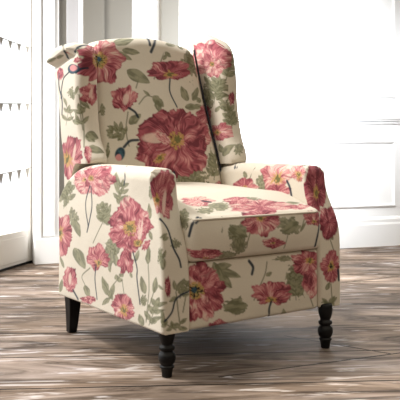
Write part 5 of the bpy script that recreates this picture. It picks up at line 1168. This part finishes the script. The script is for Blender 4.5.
            over(C0, m * .88, col)
        Cc[sel] = C0
    return Cc

def fabric_part(name, mesh, motifs, parent, label=None):
    V, Q = mesh
    o = mesh_obj(name, V, np.ascontiguousarray(Q), M_fabric, parent)
    Cc = paint(np.asarray(V, float), Q, motifs)
    at = o.data.color_attributes.new('print', 'FLOAT_COLOR', 'POINT')
    buf = np.ones((len(V), 4), np.float32); buf[:, :3] = Cc
    at.data.foreach_set('color', buf.ravel())
    if label: o['label'] = label
    return o

chair = empty('armchair')
chair['label'] = 'cream wingback armchair printed with large rose-pink poppies, on black wooden legs'
chair['category'] = 'armchair'
G = MOTIFS.get
arm_l = fabric_part('arm', arm_mesh(-1), G('arm_l', []), chair)
arm_r = fabric_part('arm', arm_mesh(1), G('arm_r', []), chair)
wing_l = fabric_part('wing', wing_mesh(-1), G('wing_l', []), chair)
wing_r = fabric_part('wing', wing_mesh(1), G('wing_r', []), chair)
backp = fabric_part('backrest', back_mesh(), G('back', []), chair)
seatp = fabric_part('seat_cushion', seat_mesh(), G('seat', []), chair)
footp = fabric_part('footrest_panel', foot_mesh(), G('foot', []), chair)

# outer back shell and the hidden frame that everything is fixed to
def shell_mesh():
    P, Q = gridbox((-.30, 0, 0), (.30, .05, .92), .02); X, Y, Z = P.T.copy()
    P2 = roundbox(P, np.array((-.30, 0, 0)), np.array((.30, .05, .92)), .02)
    z = .14 + P2[:, 2]; tz = cr(np.abs(P2[:, 0]), [0, .15, .30], [1.0, .99, .955])
    z = .14 + (z - .14) * tz
    y = cr(z, [.13, .5, .8, 1.0, 1.12], [.655, .665, .725, .775, .80]) + P2[:, 1]
    return np.stack([P2[:, 0], y, z], 1), Q
fabric_part('outer_back', shell_mesh(), [], chair)
fr = MB(); fr.box((-.258, .05, .15), (.516, 0, 0), (0, .60, 0), (0, 0, .175)); fr.build('inner_frame', M_black, chair)

# piping along the seat cushion
def seat_top(x, y):
    u = max(0, 1 - (x / .267)**2)
    def s_(v, a, b):
        t = min(1, max(0, (v - a) / (b - a))); return t * t * (3 - 2 * t)
    return .336 + .130 + .052 * s_(y, -.02, .22) + .016 * u * s_(y, 0, .1)
pp = MB(); pts = []
for x in np.linspace(-.252, .252, 60):
    pts.append((x, -.0115 - .002 + .012 * max(0, (abs(x) - .225) / .03)**2, seat_top(x, 0) - .0065))
pp.tube(pts, .0034, 8)
po = pp.build('piping', M_fabric, seatp, smooth=True)
at = po.data.color_attributes.new('print', 'FLOAT_COLOR', 'POINT')
at.data.foreach_set('color', np.tile(np.append(CREAM, 1), len(po.data.vertices)).astype(np.float32))
# dark strip painting in the gap shade where the backrest meets each wing
for sx in (-1, 1):
    q = MB(); ps = []
    for z in np.linspace(.50, 1.045 if sx < 0 else 1.075, 40):
        hw = float(cr(np.array([z]), [.44, .60, .75, .90, 1.05, 1.12], [.262, .262, .252, .240, .228, .222])[0])
        yf = float(cr(np.array([z]), [.44, .52, .62, .72, .85, .98, 1.06, 1.12], [.520, .524, .550, .583, .622, .655, .672, .685])[0])
        ps.append((sx * (hw + .004), yf + .012, z))
    q.tube(ps, .004, 8); o = q.build('gap_shade_strip', M_gap_shade, backp, smooth=True); o['label'] = 'dark strip standing in for gap shade'

# legs
LP = [(.0, .150), (.020, .150), (.0235, .146), (.0245, .132), (.0235, .118), (.0195, .104), (.0165, .098), (.0165, .094), (.0225, .091), (.0235, .086), (.0225, .081),
      (.0175, .078), (.0175, .076), (.0235, .070), (.0258, .060), (.0255, .052), (.0225, .042), (.0180, .037), (.0180, .035), (.0215, .033), (.0220, .029),
      (.0185, .026), (.0160, .014), (.0150, .002), (.0135, .0), (0, 0)]
for x, y in ((-.315, .038), (.290, -.004)):
    q = MB(); q.lathe([(max(r, .0005), z) for r, z in LP][::-1], x, y, 36)
    o = q.build('front_leg', M_black, chair, smooth=True); o['label'] = 'turned black front leg'
for sx in (-1, 1):
    q = MB(); x = sx * .318; y = .672
    rings = []
    for t in np.linspace(0, 1, 8):
        hw = .0245 - .0095 * t; z = .145 * (1 - t); yy = y + .012 * t * t
        rings.append([(x + a * hw, yy + b * hw, z) for a, b in ((-1, -1), (1, -1), (1, 1), (-1, 1))])
    for r in rings: q.v += [np.array(p) for p in r]
    for i in range(7):
        for k in range(4): q.f.append((i * 4 + k, i * 4 + (k + 1) % 4, (i + 1) * 4 + (k + 1) % 4, (i + 1) * 4 + k))
    q.f.append((3, 2, 1, 0)); q.f.append((28, 29, 30, 31))
    o = q.build('rear_leg', M_black, chair, bevel=.003); o['label'] = 'square tapered black rear leg'
